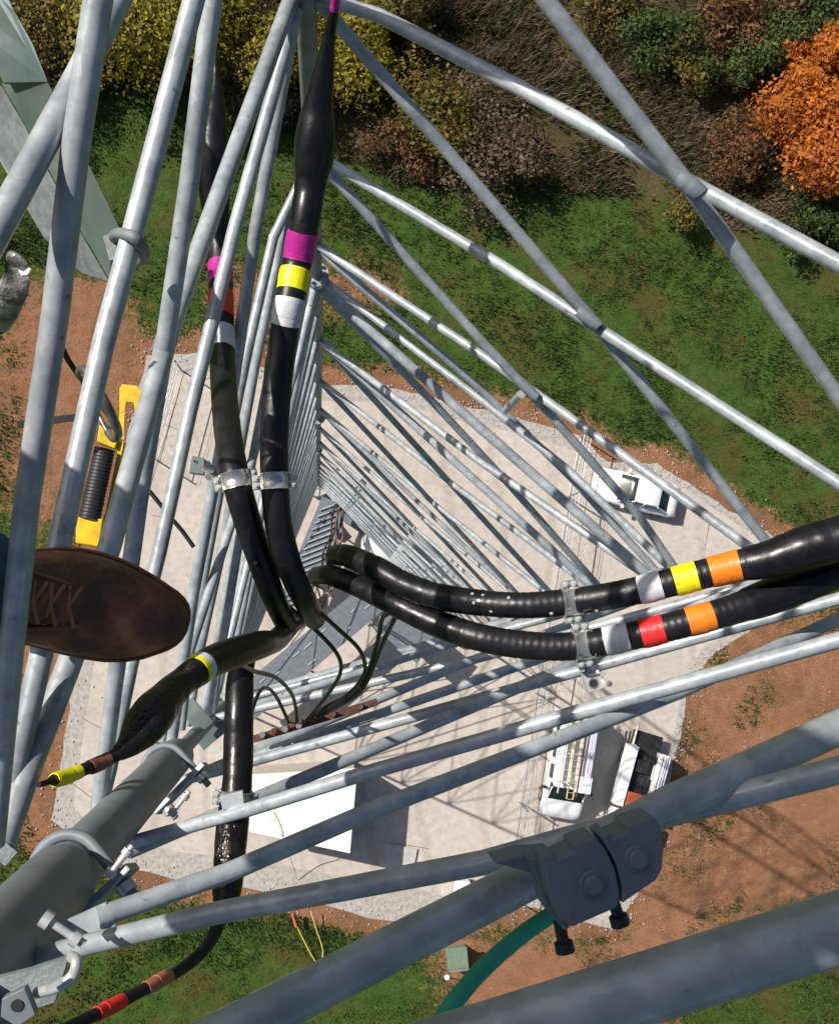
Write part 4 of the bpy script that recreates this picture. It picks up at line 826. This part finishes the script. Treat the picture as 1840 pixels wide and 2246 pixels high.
for s in (-1, 1):
    q = MB(); q.tube([T(1.58, s * .84, 1.3), T(1.0, s * .84, 1.9)], .04, 8); q.build('pillar', 'white_paint', vn)
    q = MB(); q.box(T(1.1, s * 1.12, 1.45), (.12, .22, .22), Rm); q.build('mirror', 'black', vn, .02)
    q = MB(); q.box(T(2.42, s * .72, .85), (.12, .3, .18), Rm); q.build('headlight', 'chrome', vn, .02)
wheels(T, vn, (1.6, -1.6), .99, .37)
for x in (.6, -.7, -2.0):
    q = MB(); q.tube([T(x, -.85, 2.1), T(x, -.85, 2.3), T(x, .85, 2.3), T(x, .85, 2.1)], .03, 8); q.build('rack_bar', 'zinc', vn)
def ladder(label, y0, wd, x0, x1, m, z=2.36):
    ld = thing('ladder', T(x0, y0, z), label, 'ladder', 'ladders on the van rack')
    for s in (-.5, .5):
        q = MB(); q.tube([T(x0, y0 + s * wd, z), T(x1, y0 + s * wd, z)], .034, 8); q.build('rail', m, ld)
    k = x0 + .15
    while k < x1: q = MB(); q.tube([T(k, y0 - wd / 2, z), T(k, y0 + wd / 2, z)], .018, 6); q.build('rung', 'zinc', ld); k += .3
ladder('ladder with yellowish rails lying along the van roof', -.05, .30, -3.0, 1.35, 'ladder_y')
ladder('white ladder at the middle of the van roof', -.42, .26, -3.1, .7, 'ladder')
for y, m_, x1, lb in ((-.66, 'ladder', 1.15, 'long pale rod beside the ladders on the van roof'), (.55, 'lilac', .1, 'pale lilac tube on the van roof nearer the truck'), (.74, 'lilac', .35, 'outermost lilac tube on the van roof by its shaded side'), (.22, 'rust', 1.2, 'brown pipe lying between the ladders on the van roof')):
    q = MB(); q.tube([T(-2.9, y, 2.37), T(x1, y, 2.37)], .045, 10); tag(q.build('roof_tube', m_), lb, 'pipe', 'pipes on the van rack')
q = MB(); q.box(T(.62, .5, 2.28), (.75, .75, .22), Rm); tag(q.build('roof_box', 'white_paint', None, .02), 'white box strapped to the front of the van roof', 'box')
# service truck
tr_, T, Rm = vehicle('service_truck', 1389, 1706, (1364, 1796), 'service truck with white side lockers, dark open bed and orange gear', 'truck')
q = MB(); q.box(T(-.1, 0, .75), (3.2, 1.0, .2), Rm); q.build('bed_floor', 'black', tr_)
for s, h_ in ((-1, 1.25), (1, 1.25)):
    q = MB(); q.box(T(-.1, s * .78, .95), (2.9, .48, .75), Rm); lk = q.build('side_locker', 'white_paint', tr_, .02)
    for k in range(3): q = MB(); q.box(T(-1.05 + k * .95, s * .78, 1.335), (.88, .42, .02), Rm); q.build('lid', 'white_paint', lk)
for k, (y, m_) in enumerate(((.62, 'ladder'), (.76, 'white_paint'), (.88, 'lilac'), (1.0, 'zinc'))):
    q = MB(); q.tube([T(-1.5, y, 1.5), T(1.5, y, 1.5)], .04, 8); q.build('rack_rail', m_, tr_)
for x in (-1.3, 0, 1.3): q = MB(); q.tube([T(x, .55, 1.45), T(x, 1.05, 1.45)], .03, 6); q.build('rack_bar', 'black', tr_)
q = MB(); q.box(T(.95, .0, 1.05), (.75, .95, .4), Rm); tag(q.build('gear_pile', 'orange_paint', None, .06), 'orange-red gear heaped at the cab end of the truck bed', 'gear')
for x, y, sx, sy, sz, lb in ((.1, .2, .7, .4, .35, 'dark crate in the truck bed next to the orange gear'), (-.7, -.1, .6, .6, .3, 'square dark crate at the middle of the truck bed'), (-1.2, .25, .4, .3, .4, 'small dark crate at the open end of the truck bed')):
    q = MB(); q.box(T(x, y, .86 + sz / 2), (sx, sy, sz), Rm); tag(q.build('crate', 'black', None, .02), lb, 'crate', 'dark crates in the truck bed')
q = MB(); q.box(T(-1.95, -.1, .72), (.7, 1.5, .06), Rm); q.build('tailgate', 'black', tr_)
q = MB(); q.tube([T(-1.6, -.75, .9), T(-2.5, -.78, .95)], .06, 8); q.build('vice_post', 'ladder', tr_)
car_loft(T, [(3.9, .7, .4, .8), (3.8, .88, .35, 1.0), (2.9, .93, .3, 1.12), (2.6, .93, .3, 1.15), (1.5, .93, .3, 1.15)], 'cab', 'white_paint', tr_, 20, .3)
car_loft(T, [(2.85, .82, 1.05, 1.15), (2.4, .78, 1.05, 1.62), (1.7, .78, 1.05, 1.66), (1.55, .8, 1.05, 1.4)], 'cab_glass', 'glass', tr_, 20, .35)
car_loft(T, [(2.42, .70, 1.6, 1.66), (2.3, .75, 1.58, 1.74), (1.7, .75, 1.58, 1.74), (1.6, .7, 1.58, 1.66)], 'cab_roof', 'white_paint', tr_, 20, .35)
for s in (-1, 1): q = MB(); q.box(T(3.8, s * .65, .8), (.12, .3, .18), Rm); q.build('headlight', 'chrome', tr_, .02)
wheels(T, tr_, (3.0, -.9), .99, .38)

# ------------------------------------------------------------------ shrubs, trees, brush
def crown(c, rx, ry, rz, n, m, parent, seed, lobes=9, size=.16, name='crown'):
    r = random.Random(seed); L = [(Vector((r.gauss(0, .38) * rx, r.gauss(0, .38) * ry, r.uniform(-.25, .6) * rz)), r.uniform(.28, .55)) for _ in range(lobes)]
    q = MB(); vs = []; fs = []
    for k in range(n):
        lc, ls = r.choice(L); d_ = Vector((r.gauss(0, 1), r.gauss(0, 1), r.gauss(0, 1))).normalized()
        rad = ls * (r.random() ** .33 if r.random() < .8 else r.uniform(1, 1.35))
        p = c + lc + Vector((d_.x * rx, d_.y * ry, d_.z * rz)) * rad
        if p.z < .05: p.z = .05 + r.random() * .3
        n_ = (d_ + Vector((r.gauss(0, .7), r.gauss(0, .7), r.gauss(0, .7) + .4))).normalized(); u = n_.orthogonal().normalized(); u.rotate(Matrix.Rotation(r.random() * 6.28, 3, n_)); v = n_.cross(u)
        s = size * r.choice((.6, .8, 1, 1, 1.5)) * r.uniform(.7, 1.2); b_ = len(vs)
        vs += [p - u * s, p + v * s * .55, p + u * s, p - v * s * .55]; fs.append((b_, b_ + 1, b_ + 2, b_ + 3))
    q.add(vs, fs); return q.build(name, m, parent)
LM = {
 'yellow': leaf('yellow_autumn_leaves', [(.07, .062, .008), (.18, .16, .014), (.30, .27, .018), (.42, .38, .03)]),
 'olive': leaf('olive_leaves', [(.05, .045, .010), (.12, .115, .022), (.21, .16, .028), (.36, .16, .03)]),
 'orange': leaf('orange_autumn_leaves', [(.20, .05, .012), (.44, .13, .018), (.62, .21, .022), (.70, .36, .05)]),
 'red': leaf('rusty_red_leaves', [(.06, .03, .012), (.14, .07, .026), (.23, .11, .038), (.22, .16, .05)]),
 'green': leaf('green_leaves', [(.015, .03, .006), (.045, .075, .014), (.09, .13, .022), (.15, .17, .04)]),
 'brown': leaf('dry_brown_leaves', [(.07, .05, .025), (.14, .105, .055), (.20, .155, .09), (.27, .22, .15)])}
def shrub(label, px, py, h, r, m, seed, n, size=.16, name='shrub', cat='shrub', ry=None, group='autumn shrubs on the slope', lobes=9):
    g = G(px, py, h * .55); g.z = 0; root = thing(name, g, label, cat, group)
    crown(g + Vector((0, 0, h * .5)), r, ry or r, h * .55, int(n * 1.9), LM[m], root, seed, lobes, size * .68)
    rr_ = random.Random(seed + 99)
    for k in range(5):
        q = MB(); e = Vector((rr_.uniform(-.5, .5) * r, rr_.uniform(-.5, .5) * r, h * rr_.uniform(.5, .8)))
        q.tube([g + Vector((0, 0, -.1)), g + e * .5 + Vector((0, 0, .1)), g + e], [.09, .05, .02], 6); q.build('stem', 'bark', root)
    return root
S_ = [('large yellow-leaved tree at the top left behind the slanting tubes', 330, 90, 6, 4.4, 'yellow', 1, 7500, .17, 'yellow_tree', 'tree'),
 ('rounded yellow-green tree directly left of the pink-tipped cable', 525, 70, 5.5, 3.4, 'yellow', 2, 5500, .16, 'yellow_tree', 'tree'),
 ('small yellow-green shrub just right of the pink-tipped cable', 800, 95, 3.2, 2.7, 'yellow', 3, 3600, .15, 'shrub', 'shrub'),
 ('dark olive clump under the yellow shrub right of the cable', 880, 30, 3, 2.4, 'olive', 21, 2400, .15, 'shrub', 'shrub'),
 ('mixed orange and olive shrub in the upper middle', 935, 250, 3, 2.7, 'olive', 4, 3600, .15, 'shrub', 'shrub'),
 ('dry brown shrub beside the mixed orange and olive one', 1085, 330, 2.6, 3.0, 'brown', 5, 3000, .14, 'shrub', 'shrub'),
 ('reddish low shrub left of the mixed one in the upper middle', 862, 290, 1.8, 1.5, 'red', 15, 1200, .12, 'shrub', 'shrub'),
 ('big bright orange tree at the right edge', 1780, 300, 4.6, 2.9, 'orange', 6, 7500, .17, 'orange_tree', 'tree'),
 ('yellow-orange crown above the big orange tree at the right edge', 1812, 130, 4.6, 2.2, 'orange', 7, 4500, .16, 'orange_tree', 'tree'),
 ('rust-red low shrub at the foot of the big orange tree', 1610, 345, 2, 2.0, 'red', 8, 2000, .12, 'shrub', 'shrub'),
 ('dark green shrub above the rust-red one, left of the orange tree', 1700, 90, 3.2, 2.2, 'green', 9, 2800, .14, 'shrub', 'shrub'),
 ('rusty shrub at the top edge toward the right corner', 1620, 10, 3, 2.4, 'red', 10, 2600, .14, 'shrub', 'shrub'),
 ('narrow yellow-green sapling between the crossing tubes and the orange tree', 1575, 165, 2.2, 1.2, 'green', 11, 1100, .13, 'sapling', 'sapling'),
 ('bushy green shrub right of the long dull tube at the top', 1435, 85, 2.8, 2.2, 'green', 12, 2400, .14, 'shrub', 'shrub'),
 ('low dark shrub at the top behind the crossing of the tubes', 1500, 130, 2, 1.8, 'olive', 13, 1600, .14, 'shrub', 'shrub'),
 ('leafy green shrub under the orange tree by the right edge', 1790, 500, 2, 2.0, 'green', 14, 1600, .13, 'shrub', 'shrub'),
 ('small yellow-green sapling just below the tube crossing on the right', 1500, 480, 1.8, 1.1, 'olive', 16, 900, .12, 'sapling', 'sapling'),
 ('olive clump in the top left corner', 60, 40, 4, 3.2, 'olive', 17, 2600, .16, 'shrub', 'shrub'),
 ('dry brown clump between the two yellow trees and the left tubes', 150, 120, 2.5, 2.6, 'brown', 18, 1800, .15, 'shrub', 'shrub'),
 ('dark green tree at the top right corner', 1830, 20, 4, 2.2, 'green', 19, 2600, .15, 'shrub', 'shrub'),
 ('low olive bushes above the green sapling at upper right', 1330, 20, 2, 2.4, 'olive', 20, 1500, .14, 'shrub', 'shrub'),
 ('dark brown tangle right of the rusty cable boots, upper left', 560, 200, 2, 2.2, 'brown', 22, 1400, .14, 'shrub', 'shrub')]
for lb, px, py, h, r, m_, sd, n, sz, nm, ct in S_: shrub(lb, px, py, h, r, m_, sd, n, sz, nm, ct, group='autumn trees on the slope' if ct == 'tree' else 'autumn shrubs on the slope')
# brush and grass tufts nobody could count
def tufts(name, zone, n, m, h, seed, dens=None, wid=.05):
    r = random.Random(seed); vs = []; fs = []; k = 0; tries = 0
    while k < n and tries < n * 30:
        tries += 1; p = G(r.uniform(-150, 1990), r.uniform(zone[0], zone[1]))
        if not zone[2](p): continue
        v_ = noise.noise(p * .28) + .5 * noise.noise(p * .9 + Vector((seed, 0, 0)))
        if r.random() > (v_ + .55): continue
        k += 1; hh_ = h * r.uniform(.4, 1.2) * (1 + v_)
        for _ in range(5):
            a_ = r.random() * 6.28; e = Vector((math.cos(a_), math.sin(a_), 0)); o = p + Vector((r.gauss(0, .12), r.gauss(0, .12), -.02)); s = Vector((-e.y, e.x, 0)) * wid * r.uniform(.6, 1.4)
            b_ = len(vs); vs += [o - s, o + s, o + e * hh_ * r.uniform(.3, .9) + Vector((0, 0, hh_)) + s * .4]; fs.append((b_, b_ + 1, b_ + 2))
    q = MB(); q.add(vs, fs); return q.build(name, m)
inb = lambda p: inside(p, BRUSH)
o = tufts('dry_brush', (-120, 560, inb), 15000, LM['brown'], .55, 1); o['kind'] = 'stuff'
o = tufts('green_undergrowth', (-120, 560, inb), 6500, LM['green'], .45, 2); o['kind'] = 'stuff'
ing = lambda p: (not inside(p, BRUSH)) and (not inside(p, padw)) and segd(p, padw) > .9 and not any(inside(p, q_) for q_ in DIRT[:1] + DIRT[1:3])
M['blade'] = leaf('grass_blades', [(.026, .045, .010), (.045, .082, .015), (.07, .12, .022), (.11, .14, .035)])
o = tufts('grass', (150, 2300, ing), 17000, M['blade'], .16, 3, wid=.035); o['kind'] = 'stuff'
ind = lambda p: inside(p, DIRT[0]) and not inside(p, padw) and noise.noise(p * .35 + Vector((5, 1, 0))) > .12
o = tufts('sparse_weeds', (1250, 2300, ind), 1400, M['blade'], .14, 4, wid=.035); o['kind'] = 'stuff'
# loose stones at the pad's edge
r = random.Random(5); q = MB()
for k in range(1500):
    i = r.randrange(len(padw)); p = padw[i].lerp(padw[(i + 1) % len(padw)], r.random()) + Vector((r.gauss(0, .45), r.gauss(0, .45), 0)); s = r.uniform(.02, .07); p.z = s * .3
    q.add([p + Vector((s, 0, 0)), p + Vector((0, s, 0)), p - Vector((s, 0, 0)), p - Vector((0, s, 0)), p + Vector((0, 0, s * .8)), p - Vector((0, 0, s))], [(0, 1, 4), (1, 2, 4), (2, 3, 4), (3, 0, 4), (1, 0, 5), (2, 1, 5), (3, 2, 5), (0, 3, 5)])
for k in range(1100):
    a_, b_ = r.uniform(1440, 1990), r.uniform(1350, 2250); p = G(a_, b_)
    if inside(p, padw) or not inside(p, DIRT[0]): continue
    s = r.uniform(.015, .045); p.z = s * .3
    q.add([p + Vector((s, 0, 0)), p + Vector((0, s, 0)), p - Vector((s, 0, 0)), p - Vector((0, s, 0)), p + Vector((0, 0, s * .8)), p - Vector((0, 0, s))], [(0, 1, 4), (1, 2, 4), (2, 3, 4), (3, 0, 4), (1, 0, 5), (2, 1, 5), (3, 2, 5), (0, 3, 5)])
o = q.build('loose_stones', 'gravel_edge'); o['kind'] = 'stuff'
